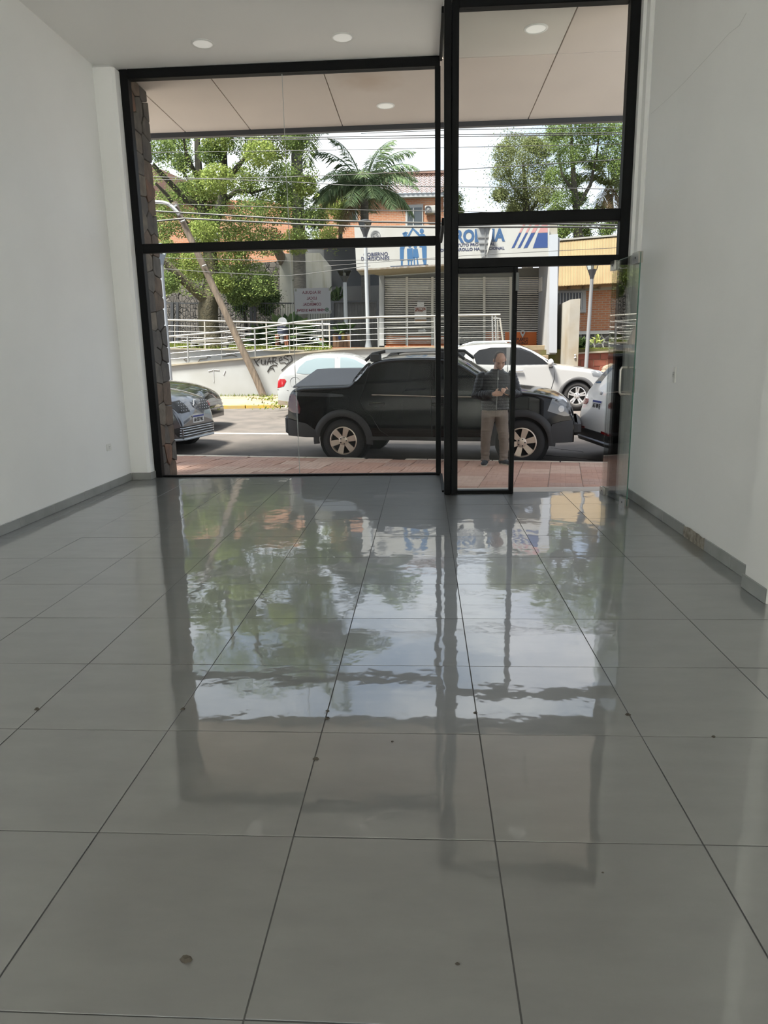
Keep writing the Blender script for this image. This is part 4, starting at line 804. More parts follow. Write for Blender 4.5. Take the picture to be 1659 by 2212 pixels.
clumps = [(345, 320, 30), (380, 300, 28), (395, 350, 22), (360, 440, 34), (345, 490, 30), (400, 480, 36), (455, 330, 26), (470, 300, 34), (520, 300, 36), (440, 400, 34), (470, 385, 34), (520, 390, 34), (560, 330, 34), (600, 310, 36), (560, 400, 36), (610, 380, 30), (640, 300, 26), (590, 450, 38), (540, 460, 36), (640, 450, 36), (480, 480, 36), (440, 500, 34), (520, 520, 36), (580, 520, 34), (640, 520, 30), (390, 560, 34), (360, 610, 26), (500, 560, 38), (540, 590, 36), (570, 610, 26), (480, 610, 24), (420, 575, 34), (360, 540, 26), (510, 640, 20), (545, 640, 22), (660, 400, 24), (680, 470, 26), (620, 420, 24), (400, 415, 24), (460, 440, 30),
          (360, 230, 36), (420, 200, 44), (480, 170, 50), (540, 190, 46), (590, 240, 44), (350, 160, 44), (430, 120, 50), (520, 110, 50), (600, 150, 40), (640, 230, 30)]
for x, y, r in clumps:
    Y = rr.uniform(25.4, 28.6); c = fpt(x, y, Y); R_ = r*Y/1527*1.05; mb = fy if (rr.random() < .35 or (430 < x < 560 and 340 < y < 420)) else fa
    cloud(mb, c, (R_, R_*.9, R_*.85), int(1000 if y < 280 else 1750), .095 if mb is fy else .085, rr, .35)
for _ in range(26000):          # loose sprays between the clumps
    x, y = rr.uniform(326, 690), rr.uniform(240, 640)
    if noise.noise(Vector((x*.022, y*.022, 3))) < -.12 or (x > 600 and y > 520): continue
    leaf(fy if rr.random() < .25 else fa, fpt(x, y, rr.uniform(25.2, 28.8)), .09, rr)
o = fa.build('foliage', lf_a, t); o['kind'] = 'stuff'; o = fy.build('foliage', lf_y, t); o['kind'] = 'stuff'
# --- palms
def palm(name, label, base, top, crown_c, L_, nf, m, rr, trunk_r, droop=1.2, dead=0, shaft=False):
    t = thing(name, label, 'palm', base)
    b = Vector(base); tp = Vector(top); MB().tube([b.lerp(tp, i/8) for i in range(9)], [trunk_r*(1.15-.25*i/8) for i in range(9)], 12).build('trunk', palm_bark, t, True)
    if shaft: MB().tube([tp, tp.lerp(Vector(crown_c), .5), Vector(crown_c)], [trunk_r*.85, trunk_r*.72, trunk_r*.4], 10).build('crownshaft', mat('crownshaft_green', (.17, .20, .09), .6), t, True)
    for i in range(nf+dead):
        a = 6.283*i/nf*1.618*1.0+rr.uniform(-.2, .2); el = rr.uniform(-.1, 1.25) if i < nf else rr.uniform(-1.0, -.4); Lf = L_*rr.uniform(.8, 1.1); pts = []; d = Vector((math.cos(a)*math.cos(el), math.sin(a)*math.cos(el), math.sin(el))); p = Vector(crown_c)
        ns = 14
        for k in range(ns+1):
            pts.append(p.copy()); p = p+d*(Lf/ns); d = (d+Vector((0, 0, -droop*1.5/ns*(.4+k/ns)))).normalized()
        mb = MB(); mb.tube(pts, [.035*(1-.85*k/ns) for k in range(ns+1)], 4)
        for k in range(3, ns*5):
            f = k/(ns*5); q = f*ns; i0 = min(int(q), ns-1); pp_ = pts[i0].lerp(pts[i0+1], q-i0); tg_ = (pts[i0+1]-pts[i0]).normalized(); sd = tg_.cross(Vector((0, 0, 1)))
            if sd.length < .05: sd = Vector((1, 0, 0))
            sd.normalize(); ll = L_*.30*math.sin(math.pi*min(1, f*.92+.1))**.6*rr.uniform(.8, 1.15)
            for sg_ in (-1, 1):
                dr = (sd*sg_*.8+tg_*.55+Vector((0, 0, -.35+rr.uniform(-.35, .25)))).normalized(); wv = tg_*.020*L_/2.2; kk = len(mb.v); e = pp_+dr*ll+Vector((0, 0, -.12*ll))
                mid = pp_+dr*ll*.5
                mb.v += [tuple(pp_), tuple(mid+wv), tuple(e), tuple(mid-wv)]; mb.f.append((kk, kk+1, kk+2, kk+3))
        mb.build('frond', m if i < nf else lf_dry, t)
    return t
rr = random.Random(4)
palm('queen_palm', 'feathery queen palm with full crown above the name board', fpt(792, 748, 28.9), fpt(787, 430, 28.9), fpt(787, 408, 28.9), 2.5, 30, lf_p, rr, .17, 1.3, dead=2)
palm('tall_palm', 'tall grey palm trunk rising beside the notice, crown above the canopy', fpt(651, 752, 27.6), fpt(641, 335, 27.6), fpt(652, 222, 27.6), 3.2, 17, lf_p, random.Random(9), .23, 1.3, shaft=True)
palm('distant_palm', 'drooping grey-green palm at the far right among the trees', fpt(1322, 500, 41), fpt(1318, 420, 41), fpt(1316, 400, 41), 2.4, 12, lf_o, random.Random(6), .16, 1.5, dead=3)
# --- trees on the right, beyond the bungalow
def tree(name, label, trunk, clumps, m, n, ls, seed, Y0, dy=1.5, shell=.4):
    t = thing(name, label, 'tree', fpt(trunk[0][0][0], trunk[0][0][1], trunk[0][0][2])); rr = random.Random(seed)
    for i, (pts) in enumerate(trunk): MB().tube([fpt(x, y, Y) for x, y, Y, _ in pts], [q[3] for q in pts], 8).build('trunk' if i == 0 else 'branch', bark_d, t, True)
    mb = MB()
    for x, y, r in clumps:
        Y = Y0+rr.uniform(-dy, dy); c = fpt(x, y, Y); R_ = r*Y/1527; cloud(mb, c, (R_, R_, R_*.85), n, ls, rr, shell)
        for _ in range(n//3): leaf(mb, fpt(x+rr.gauss(0, r*.85), y+rr.gauss(0, r*.8), Y+rr.gauss(0, .8)), ls, rr)
    o = mb.build('foliage', m, t); o['kind'] = 'stuff'
tree('round_tree', 'rounded olive-green tree right of the tall black post, wires in front', [[(1140, 752, 42, .4), (1140, 640, 42, .35), (1138, 480, 42, .25), (1135, 420, 42, .16), (1130, 350, 42, .06)], [(1138, 470, 42, .12), (1170, 420, 42, .08), (1185, 370, 42, .04)], [(1137, 440, 42, .1), (1105, 400, 42, .06), (1090, 360, 42, .03)]],
     [(1090, 330, 24), (1110, 310, 24), (1085, 370, 22), (1120, 360, 30), (1150, 330, 28), (1100, 410, 28), (1080, 420, 16), (1140, 400, 28), (1175, 370, 26), (1160, 430, 26), (1120, 440, 22), (1180, 420, 22), (1110, 450, 16), (1150, 310, 18), (1175, 320, 22)], lf_o, 1500, .10, 31, 42)
tree('tall_right_tree', 'tall sparse green tree at the right above the yellow roof', [[(1250, 757, 40, .4), (1250, 640, 40, .35), (1248, 480, 40, .22), (1240, 400, 40, .15), (1235, 320, 40, .08), (1232, 250, 40, .04)], [(1246, 450, 40, .12), (1275, 400, 40, .09), (1290, 330, 40, .05), (1296, 270, 40, .03)], [(1243, 420, 40, .1), (1215, 380, 40, .06), (1205, 330, 40, .04)]],
     [(1200, 285, 20), (1215, 310, 24), (1240, 275, 26), (1270, 290, 26), (1300, 275, 28), (1330, 290, 26), (1225, 340, 26), (1255, 330, 22), (1320, 330, 24), (1200, 380, 22), (1235, 390, 20), (1290, 350, 18), (1215, 430, 24), (1250, 430, 16), (1335, 360, 20), (1200, 460, 20), (1230, 480, 22), (1270, 470, 18), (1300, 460, 20), (1215, 500, 14), (1260, 505, 16), (1310, 495, 16), (1335, 470, 16), (1250, 220, 36), (1310, 210, 40), (1350, 250, 36), (1380, 320, 40), (1370, 420, 40)], lf_a, 1300, .10, 32, 40)
tree('small_tree_by_post', 'leafy tree edge showing just right of the tall black post', [[(975, 755, 40, .25), (975, 560, 40, .2), (976, 450, 40, .1), (978, 400, 40, .04)]], [(982, 430, 18), (975, 455, 20), (965, 420, 20), (990, 458, 12)], lf_a, 900, .10, 33, 40, .6)
tree('ivy_tree', 'yellow-green climber on the trunks left of the queen palm', [[(735, 740, 31.5, .12), (735, 520, 31.5, .09), (738, 440, 31.5, .06), (742, 390, 31.5, .03)]], [(742, 400, 10), (738, 425, 12), (725, 450, 16), (700, 440, 18), (690, 470, 20), (715, 500, 16), (735, 470, 14), (745, 445, 10), (712, 520, 16), (690, 510, 16), (728, 540, 12)], lf_y, 520, .09, 34, 31.5, .6)
tree('street_tree_left', 'dense dark shrub mass under the big tree, before the rubble wall', [[(535, 745, 29.3, .1), (530, 690, 29.3, .07), (525, 640, 29.3, .04)]], [(500, 620, 22), (530, 625, 24), (560, 640, 22), (575, 665, 18), (520, 660, 16), (590, 640, 14)], lf_d, 1100, .10, 35, 29.4, .4)
# --- big-leaved shade plants under the tree, lawn strips, weeds
def clump_plant(name, label, px, py, Y, n, L_, m, seed, cat='plant', wide=.9):
    rr = random.Random(seed); b = fpt(px, py, Y); t = thing(name, label, cat, b); mb = MB()
    for i in range(n):
        a = rr.uniform(0, 6.283); el = rr.uniform(.2, 1.4); l = L_*rr.uniform(.5, 1.0); d = Vector((math.cos(a)*math.cos(el)*wide, math.sin(a)*math.cos(el)*wide, math.sin(el))); p0 = b+Vector((rr.gauss(0, L_*.15), rr.gauss(0, L_*.12), 0)); p1 = p0+d*l*.6; p2 = p0+d*l+Vector((0, 0, -l*.25)); sd = d.cross(Vector((0, 0, 1)))
        if sd.length < .05: continue
        sd.normalize(); w_ = l*.11; k = len(mb.v); mb.v += [tuple(p0), tuple(p1-sd*w_), tuple(p2), tuple(p1+sd*w_)]; mb.f.append((k, k+1, k+2, k+3))
    o = mb.build('leaves', m, t); o['kind'] = 'stuff'; MB().tube([b+Vector((0, 0, -.02)), b+Vector((0, 0, L_*.3))], L_*.05, 6).build('stem', bark_d, t); return t
clump_plant('shade_plant', 'large glossy-leaved shade plant just left of the lettings notice', 628, 752, 27.2, 150, 2.0, lf_d, 1)
clump_plant('shade_plant', 'big dark-leaved shade plant behind the fence near the litter bin', 585, 752, 27.9, 150, 1.5, lf_d, 2)
clump_plant('shade_plant', 'small palm-like plant on the white wall edge beside the notice', 722, 652, 29.2, 40, .9, lf_d, 3)
clump_plant('shade_plant', 'leafy plant beside the stone base of the bungalow', 1249, 753, 26.8, 150, .62, lf_d, 4)
clump_plant('shade_plant', 'light green sapling behind the right lamp post', 1285, 742, 26.9, 16, .55, lf_y, 5)
clump_plant('shade_plant', 'spindly potted plant behind the railing by the gate', 741, 722, 27.3, 60, .8, lf_d, 6)
t = thing('planter_box', 'terracotta planter box by the slatted gate', 'planter', fpt(738, 748, 27.2)); tcm = mat('terracotta', (.32, .17, .09), .8, col2=(.26, .14, .08), scale=5)
for i in range(5): wall_poly([(719+i*7.6, 722), (725.8+i*7.6, 722), (725.8+i*7.6, 749), (719+i*7.6, 749)], 27.05, .3, 'stave', tcm, t)
p_ = fpt(738, 727, 27.0); MB().box(p_.x-.12, p_.x-.02, p_.y-.03, p_.y+.05, p_.z-.1, p_.z+.05).build('blue_bottle', mat('bottle_blue', (.02, .06, .3), .4), t); MB().box(p_.x-.0, p_.x+.1, p_.y-.03, p_.y+.05, p_.z-.1, p_.z+.12).build('yellow_carton', mat('carton_yellow', (.45, .33, .04), .6), t)
def lawn(name, label, x0, x1, ya, yb, Y0, Y1, n, L_, m, seed):
    rr = random.Random(seed); mb = MB()
    for i in range(n):
        f = rr.random(); x = rr.uniform(x0, x1); p = fpt(x, ya+(yb-ya)*f, Y0+(Y1-Y0)*f); a = rr.uniform(0, 6.283); d = Vector((rr.gauss(0, .4), rr.gauss(0, .4), 1)).normalized(); l = L_*rr.uniform(.5, 1.2); w_ = Vector((math.cos(a), math.sin(a), 0))*l*.12; k = len(mb.v)
        mb.v += [tuple(p-w_), tuple(p+w_), tuple(p+d*l)]; mb.f.append((k, k+1, k+2))
    o = mb.build(name, m); tag(o, label, 'grass', kind='stuff')
lawn('lawn', 'rough grass on the raised garden behind the ramp railings', 330, 715, 757, 742, 25.2, 29.5, 5200, .16, lf_g, 1)
lawn('lawn', 'bright grass strip above the red block garden wall', 1243, 1345, 764, 754, 24.0, 27.2, 3600, .10, lf_g, 2)
lawn('weeds', 'weeds along the foot of the white ramp wall', 440, 600, 857, 855, 22.8, 23.05, 260, .10, lf_g, 3)
rr = random.Random(8)
for (px, py, n, lb) in ((574, 862, 150, 'green weeds sprouting round the foot of the leaning pole'), (612, 872, 110, 'leafy weeds on the pavement behind the small white hatchback'), (597, 881, 60, 'fallen leaves on the pavement by the yellow kerb')):
    mb = MB(); c = at_z(px, py, ZF+.16)
    for i in range(n): leaf(mb, c+Vector((rr.gauss(0, .22), rr.gauss(0, .16), abs(rr.gauss(0, .06)))), .075, rr)
    tag(mb.build('weeds', lf_g), lb, 'plant', kind='stuff')
# rocks on the pavement by the red wall
rk = mat('boulder', (.30, .23, .17), .9, col2=(.20, .16, .12), scale=4, detail=8, bump=.03)
for i, (px, py, r) in enumerate(((1308, 812, .26), (1318, 796, .22), (1328, 810, .24), (1300, 838, .22))):
    c = fpt(px, py, 22.6); b_ = bmesh.new(); bmesh.ops.create_icosphere(b_, subdivisions=2, radius=r)
    for v in b_.verts: v.co *= 1+.35*noise.noise(v.co*4+Vector((i*7, 0, 0))); v.co.z *= .75
    me = bpy.data.meshes.new('boulder'); b_.to_mesh(me); b_.free(); me.materials.append(rk); o = link('boulder', me); o.location = c
    tag(o, ('pale boulder heaped by the red garden wall, lower left one', 'pale boulder heaped by the red garden wall, top one', 'pale boulder heaped by the red garden wall, rightmost one', 'small pale boulder at the foot of the heap by the red wall')[i], 'boulder', 'boulders by the red wall')
# ------------------------------------------------------------------ poles, lamps, cables
wood = mat('pole_wood', (.27, .205, .15), .85, col2=(.15, .115, .085), scale=3, detail=8, bump=.01, stretch=(6, 6, .6))
YP = 22.6
t = thing('leaning_pole', 'weathered wooden utility pole leaning left over the far pavement', 'pole', fpt(573, 862, YP))
pole_pts = [(574, 868), (552, 815), (522, 752), (485, 672), (455, 607), (428, 550), (402, 495), (384, 455), (377, 437)]
MB().tube([fpt(x, y, YP) for x, y in pole_pts], [.118, .116, .112, .108, .104, .10, .096, .092, .09], 12).build('shaft', wood, t, True)
gal = mat('lamp_arm_white', (.42, .43, .44), .4)
MB().tube([fpt(x, y, YP-.16) for x, y in ((388, 464), (380, 455), (372, 447), (362, 440), (350, 437), (325, 435.5))], .055, 8).build('lamp_arm', gal, t, True)
MB().bar(fpt(372, 449, YP-.12), fpt(382, 443, YP-.12), .05).build('arm_bracket', gal, t)
for x, y in ((395, 478), (441, 574)): MB().tube([fpt(x-4, y+1.5, YP-.15), fpt(x+5, y-2, YP-.15)], .03, 6).build('band', mat('band_metal', (.35, .34, .32), .5), t)
post_m = mat('lamp_post_grey', (.42, .44, .46), .5); cone_m = mat('lantern_cone', (.05, .055, .065), .45); lglass = glassmat('lantern_glass', (.85, .87, .82), 1.45, .05)
def lamp_post(label, base, neck, Y, hw, top, pm=post_m, cone=cone_m, slope=True):
    B0, Nk = fpt(*base, Y), fpt(*neck, Y); t = thing('lamp_post', label, 'lamp post', B0); h = fpt(neck[0], top, Y).z-Nk.z; ax_ = (Nk-B0).normalized()
    MB().tube([B0, B0+ax_*.02, B0+ax_*.3, Nk], [hw*2.3, hw*2.2, hw*1.15, hw], 12).build('pole', pm, t, True)
    MB().lathe([(hw*1.1, 0), (hw*1.4, h*.15), (hw*2.6, h*.48), (hw*2.2, h*.5)], Nk, n=12).build('cone', cone, t, True)
    MB().lathe([(hw*2.4, h*.48), (hw*3.7, h*.92)], Nk, n=4, caps=False).build('lantern_panes', lglass, t)
    for k in range(4):
        a = math.pi/2*k; MB().tube([Nk+Vector((hw*2.5*math.cos(a), hw*2.5*math.sin(a), h*.48)), Nk+Vector((hw*3.8*math.cos(a), hw*3.8*math.sin(a), h*.93))], hw*.22, 5).build('lantern_bar', cone, t)
    MB().lathe([(hw*4.1, h*.92), (hw*4.1, h*.95), (hw*1.5, h*1.04)], Nk, n=12).build('lantern_cap', cone, t, True)
    MB().lathe([(hw*.7, h*.48), (hw*.8, h*.75), (hw*.3, h*.78)], Nk, n=10).build('bulb', pp, t, True)
lamp_post('white lamp post beside the stone pier, in front of the ramp wall', (372, 875), (348, 572), 20.9, .062, 528, mat('lamp_post_white', (.44, .47, .52), .5), mat('cone_pale', (.30, .36, .45), .5))
lamp_post('tall lamp post in front of the name board, on the terrace edge', (796, 753), (789, 512), 23.4, .055, 476)
lamp_post('slim lamp post behind the railing near the slatted gate', (749, 749), (744.5, 610), 27.4, .07, 583)
lamp_post('grey lamp post before the bungalow, right of the parapet wall', (1262, 856), (1278.5, 602), 22.4, .052, 562, mat('lamp_post_dull', (.22, .23, .24), .7))
cab = mat('cable_black', (.03, .03, .032), .6)
cables = [([(280, 378), (329, 381.6), (640, 393.6), (745, 400), (947, 403), (1150, 405), (1345, 409), (1450, 412)], .011, 'thin cable crossing mid-height of the upper panes'),
 ([(280, 437), (331, 439.5), (640, 449), (793, 454), (947, 456), (1200, 462), (1450, 468)], .011, 'thin cable just above the two thick cables'),
 ([(280, 452), (334, 456), (640, 474), (800, 479), (947, 482), (1200, 484), (1450, 488)], .026, 'upper of the two thick black cables'),
 ([(280, 480), (336, 478), (398, 472), (440, 474), (640, 484), (770, 489), (947, 491), (1200, 490), (1450, 494)], .028, 'lower of the two thick black cables, tied to the leaning pole'),
 ([(280, 330), (600, 326), (884, 321), (947, 319.5), (993, 318), (1200, 314), (1450, 309)], .009, 'thin cable crossing the palm crown'),
 ([(280, 390), (600, 383), (745, 378), (947, 368), (993, 366), (1345, 344), (1450, 338)], .011, 'cable rising to the right across the olive tree'),
 ([(500, 296), (650, 297), (947, 292), (993, 291), (1345, 286), (1450, 284)], .013, 'upper thin cable close under the canopy edge'),
 ([(500, 302), (650, 301), (947, 297), (993, 295), (1345, 290), (1450, 288)], .013, 'second thin cable close under the canopy edge'),
 ([(780, 288), (947, 282), (993, 280), (1200, 277), (1450, 272)], .011, 'highest cable, just below the canopy on the right'),
 ([(280, 553), (354, 557), (660, 565), (770, 562), (947, 560)], .008, 'thin cable just under the transom of the left window'),
 ([(280, 574), (359, 581), (458, 588), (616, 596), (660, 592), (767, 578), (800, 574)], .009, 'sagging cable running to the name board corner'),
 ([(700, 575), (993, 553), (1180, 543), (1337, 535), (1450, 530)], .008, 'thin service cable sagging in front of the name board')]
for pts, r, lb in cables:
    tag(MB().tube([fpt(x, y, 22.0) for x, y in pts], r, 6).build('overhead_cable', cab, None, True), lb, 'cable', 'overhead cables')
# ------------------------------------------------------------------ cars: lofted bodies with fitted panels
ALB[0] = 1.0
def interp(tab, x):
    if x <= tab[0][0]: return tab[0][1]
    for (a, p), (b, q) in zip(tab, tab[1:]):
        if x <= b: return p+(q-p)*(x-a)/(b-a)
    return tab[-1][1]
def smooth_tab(tab, it=2):
    for _ in range(it):
        n = [tab[0]]
        for (a, p), (b, q) in zip(tab, tab[1:]): n += [(a*.75+b*.25, p*.75+q*.25), (a*.25+b*.75, p*.25+q*.75)]
        tab = n+[tab[-1]]
    return tab
tyre_m = mat('tyre_rubber', (.018, .017, .017), .85); under_m = mat('underbody_black', (.008, .008, .008), .9)
rim_m = mat('alloy_warm', (.56, .47, .39), .35, metal=.6); rim_s = mat('alloy_silver', (.55, .54, .53), .3, metal=.7); rim_d = mat('rim_inner', (.02, .02, .021), .6)
black_plastic = mat('black_plastic', (.020, .020, .021), .6); tint = mat('tinted_glass', (.012, .013, .015), .04); chrome_c = mat('car_chrome', (.60, .60, .60), .15, metal=1.0)
lamp_red = mat('tail_lamp_red', (.25, .008, .012), .12, coat=.6); lamp_dk = mat('tail_lamp_dark', (.07, .006, .010), .12, coat=.6); lamp_cl = mat('head_lamp_clear', (.10, .105, .11), .1, coat=.8); plate_w = mat('plate_white', (.62, .62, .62), .5); plate_k = mat('plate_black', (.02, .02, .02), .5); plate_b = mat('plate_blue', (.02, .04, .22), .5)
seam = mat('panel_gap', (.004, .004, .004), .8)
class Car:
    def __init__(s, name, label, cat, pos, rotz, top, W, sill, x0, x1, wheels, R, paint, Ra=None, plan=(.10, .5, .16, .55), belt=1.0, tumb=.24, rnd_=.09, crown=.05, nose_w=.0, low=.035):
        s.t = thing(name, label, cat, pos, rotz=rotz); s.top = smooth_tab(top, 3); s.W = W/2; s.sill = sill; s.x0 = x0; s.x1 = x1; s.wh = wheels; s.R = R; s.Ra = Ra or R*1.16; s.paint = paint
        s.plan = plan; s.belt = belt; s.tumb = tumb; s.r = rnd_; s.crown = crown; s.low = low; s.body()
    def pl(s, x):
        a, la, b, lb = s.plan; k = 1.0
        if x < s.x0+la: k -= a*((s.x0+la-x)/la)**2.4
        if x > s.x1-lb: k -= b*((x-s.x1+lb)/lb)**2.4
        return k
    def hw(s, x, z):
        k = s.pl(x)*s.W
        if z > s.belt: k *= 1-s.tumb*min(1, (z-s.belt)/.62)**1.15
        if z < .55: k -= s.low*((.55-z)/.35)**1.5 if z > .2 else s.low
        return k
    def bot(s, x):
        b = s.sill(x) if callable(s.sill) else s.sill
        for w in s.wh:
            d = s.Ra**2-(x-w)**2
            if d > 0: b = max(b, s.R+math.sqrt(d))
        return b
    def ys(s, x, z):
        tp = interp(s.top, x); h = s.hw(x, min(z, tp)); r = min(s.r, (tp-s.bot(x))*.4)
        if z > tp-r: u = min(1, (z-(tp-r))/r); h -= r*(1-math.sqrt(max(0, 1-u*u)))
        return h
    def zt(s, x, y):
        tp = interp(s.top, x); h = max(.05, s.ys(x, tp)); return tp+s.crown*max(0, 1-(y/h)**2)
    def body(s):
        xs = {s.x0+(s.x1-s.x0)*i/110 for i in range(111)}
        for e in range(1, 9): xs |= {s.x0+.004*e*e, s.x1-.004*e*e}
        for w in s.wh:
            for i in range(25): xs.add(w+s.Ra*math.cos(math.pi*i/24)*.99999)
            xs |= {w-s.Ra-.001, w+s.Ra+.001}
        xs = sorted(xs); nt_, nc = 24, 10; rows = []
        for x in xs:
            tp = interp(s.top, x); b = s.bot(x); r = min(s.r, (tp-b)*.4); ring = []
            zs_ = [b+(tp-r-b)*i/(nt_-6) for i in range(nt_-5)]+[tp-r+r*math.sin(math.pi/2*i/5) for i in range(1, 6)]
            side = [(s.ys(x, z), z) for z in zs_]; hx_ = side[-1][0]
            cross = [(hx_*math.cos(math.pi*i/nc) if False else hx_*(1-2*i/nc), 0) for i in range(1, nc)]
            ring = [(-y, z) for y, z in side]+[(-hx_*(1-2*i/nc), s.zt(x, hx_*(1-2*i/nc))) for i in range(1, nc)]+[(y, z) for y, z in reversed(side)]
            rows.append([(x, y, z) for y, z in ring])
        n = len(rows[0]); vs_ = [p for r in rows for p in r]; fs = [(i*n+j, (i+1)*n+j, (i+1)*n+j+1, i*n+j+1) for i in range(len(rows)-1) for j in range(n-1)]
        fs += [tuple(range(n)), tuple(reversed(range((len(rows)-1)*n, len(rows)*n)))]
        MB().add(vs_, fs).build('body', s.paint, s.t, 50, local=True)
        k = MB().box(s.x0+.12, s.x1-.12, -s.W*.80, s.W*.80, (s.sill(.6) if callable(s.sill) else s.sill)+.03, .64); k.build('underbody', under_m, s.t, local=True)
        for w in s.wh:
            for sg_ in (-1, 1): MB().lathe([(s.Ra*1.02, 0), (s.Ra*1.02, sg_*.2)], (w, sg_*s.W*.70, s.R+.02), ax='y', n=24).build('wheel_well', under_m, s.t, local=True)
    def patch(s, poly, m, name, kind='side', off=.004, sides=(-1, 1), grid=.05, parent=None, th=.01, rough=0):
        P = []
        for i in range(len(poly)):
            a, b = poly[i], poly[(i+1) % len(poly)]; L_ = math.hypot(b[0]-a[0], b[1]-a[1]); k = max(1, int(L_/grid))
            P += [(a[0]+(b[0]-a[0])*j/k, a[1]+(b[1]-a[1])*j/k) for j in range(k)]
        nb = len(P); xs = [p[0] for p in P]; zs_ = [p[1] for p in P]; x = min(xs)+grid*.6
        def inside(px, pz):
            c = False; j = nb-1
            for i in range(nb):
                if (P[i][1] > pz) != (P[j][1] > pz) and px < (P[j][0]-P[i][0])*(pz-P[i][1])/(P[j][1]-P[i][1])+P[i][0]: c = not c
                j = i
            return c
        I = []
        while x < max(xs):
            z = min(zs_)+grid*.6
            while z < max(zs_):
                if inside(x, z) and min((x-p[0])**2+(z-p[1])**2 for p in P) > (grid*.35)**2: I.append((x, z))
                z += grid
            x += grid
        res = delaunay_2d_cdt([Vector(p) for p in P+I], [(i, (i+1) % nb) for i in range(nb)], [], 1, 1e-5)
        co, fa = res[0], res[2]; out = []
        for sg_ in (sides if kind == 'side' else (1,)):
            def f(p, o):
                a, b = p
                if kind == 'side': return (a, sg_*(s.ys(a, b)+o), b)
                if kind == 'top': return (a, b, s.zt(a, b)+o)
                return (s.xend(a, b, kind)+(o if kind == 'front' else -o), a, b)
            n = len(co); V = [f(p, off) for p in co]+[f(p, off-th) for p in co]; F = [tuple(q) for q in fa]; F2 = F+[tuple(i+n for i in reversed(q)) for q in F]
            ed = {}
            for q in F:
                for i in range(3):
                    e = (q[i], q[(i+1) % 3]); ed[e] = ed.get(e, 0)+1
            for a, b in ed:
                if (b, a) not in ed: F2.append((a, b, b+n, a+n) if False else (b, a, a+n, b+n))
            flip = (kind == 'side' and sg_ < 0) or kind in ('top',) or kind == 'front'
            if not flip: F2 = [tuple(reversed(q)) for q in F2]
            out.append(MB().add(V, F2).build(name, m, parent or s.t, 40, local=True))
        return out
    def xend(s, y, z, kind):
        a, b = (s.x0+s.x1)/2, (s.x1 if kind == 'front' else s.x0); y = abs(y)
        def ok(x): return interp(s.top, x)+s.crown*.6 >= z and s.ys(x, min(z, interp(s.top, x))) >= y
        if ok(b): return b
        for _ in range(24):
            m = (a+b)/2
            if ok(m): a = m
            else: b = m
        return a
    def strip(s, pts, w_, m, name, off=.003, sides=(-1,), closed=False):      # thin line along the side
        for sg_ in sides: MB().tube([(x, sg_*(s.ys(x, z)+off), z) for x, z in pts], w_, 5).build(name, m, s.t, local=True)
    def wheels(s, style, rim=None, sides=(-1, 1), inset=.0):
        rim = rim or rim_s
        for w in s.wh:
            for sg_ in sides:
                yo = sg_*(s.W-.012-inset); d = -sg_; R = s.R; r = R*.66
                prof = [(r*.98, yo+d*.19), (R*.93, yo+d*.20), (R, yo+d*.17), (R, yo+d*.035), (R*.955, yo+d*.012), (R*.80, yo-d*.004), (r*1.03, yo+d*.004), (r*.98, yo+d*.02)]
                ty = MB().lathe([(a, b) for a, b in prof], (w, 0, R), ax='y', n=36, caps=False).build('wheel', tyre_m, s.t, 50, local=True)
                MB().lathe([(r*1.0, yo+d*.012), (r*.93, yo+d*.008), (r*.90, yo+d*.03), (r*.90, yo+d*.12)], (w, 0, R), ax='y', n=36, caps=False).build('rim', rim, ty, 50, local=True)
                MB().lathe([(r*.9, yo+d*.11), (.02, yo+d*.105)], (w, 0, R), ax='y', n=24, caps=False).build('brake_plate', rim_d, ty, local=True)
                n_, wi, wo, tw = style; hb = .075
                for k in range(n_):
                    for sp in ((0,) if tw == 0 else (-tw, tw)):
                        a = 2*math.pi*k/n_+.25
                        def q(rad, off_, dep): ca, sa = math.cos(a), math.sin(a); return (w+rad*ca-off_*sa, yo+d*dep, R+rad*sa+off_*ca)
                        c0_, c1_ = sp*.35, sp
                        v = [q(.05, c0_-wi, .022), q(.05, c0_+wi, .022), q(r*.94, c1_+wo, .010), q(r*.94, c1_-wo, .010), q(.05, c0_-wi*.9, .06), q(.05, c0_+wi*.9, .06), q(r*.94, c1_+wo*.9, .05), q(r*.94, c1_-wo*.9, .05)]
                        MB().add(v, [(0, 1, 2, 3), (7, 6, 5, 4), (0, 4, 5, 1), (1, 5, 6, 2), (2, 6, 7, 3), (3, 7, 4, 0)]).build('spoke', rim, ty, local=True)
                MB().lathe([(hb, yo+d*.05), (hb, yo+d*.018), (hb*.8, yo+d*.010), (.02, yo+d*.010)], (w, 0, R), ax='y', n=20).build('hub', rim, ty, 50, local=True)
                for k in range(5):
                    a = 2*math.pi*k/5; MB().lathe([(.011, yo+d*.02), (.011, yo+d*.006)], (w+.052*math.cos(a), 0, R+.052*math.sin(a)), ax='y', n=8).build('lug_nut', rim_d, ty, local=True)
    def arch_trim(s, m, wd=.075, sides=(-1,), a0=-.12, a1=math.pi+.12):
        for w in s.wh:
            for sg_ in sides:
                V = []; F = []; n = 30
                for i in range(n+1):
                    a = a0+(a1-a0)*i/n
                    for rr_, o in ((s.Ra-.012, .012), (s.Ra+.01, .022), (s.Ra+wd, .016), (s.Ra+wd+.012, .0)):
                        x, z = w+rr_*math.cos(a), s.R+rr_*math.sin(a); V.append((x, sg_*(s.ys(min(max(x, s.x0+.01), s.x1-.01), max(z, .18))+o), z))
                for i in range(n):
                    for j in range(3): F.append((i*4+j, i*4+j+1, i*4+5+j, i*4+4+j))
                MB().add(V, F).build('arch_trim', m, s.t, 50, local=True)
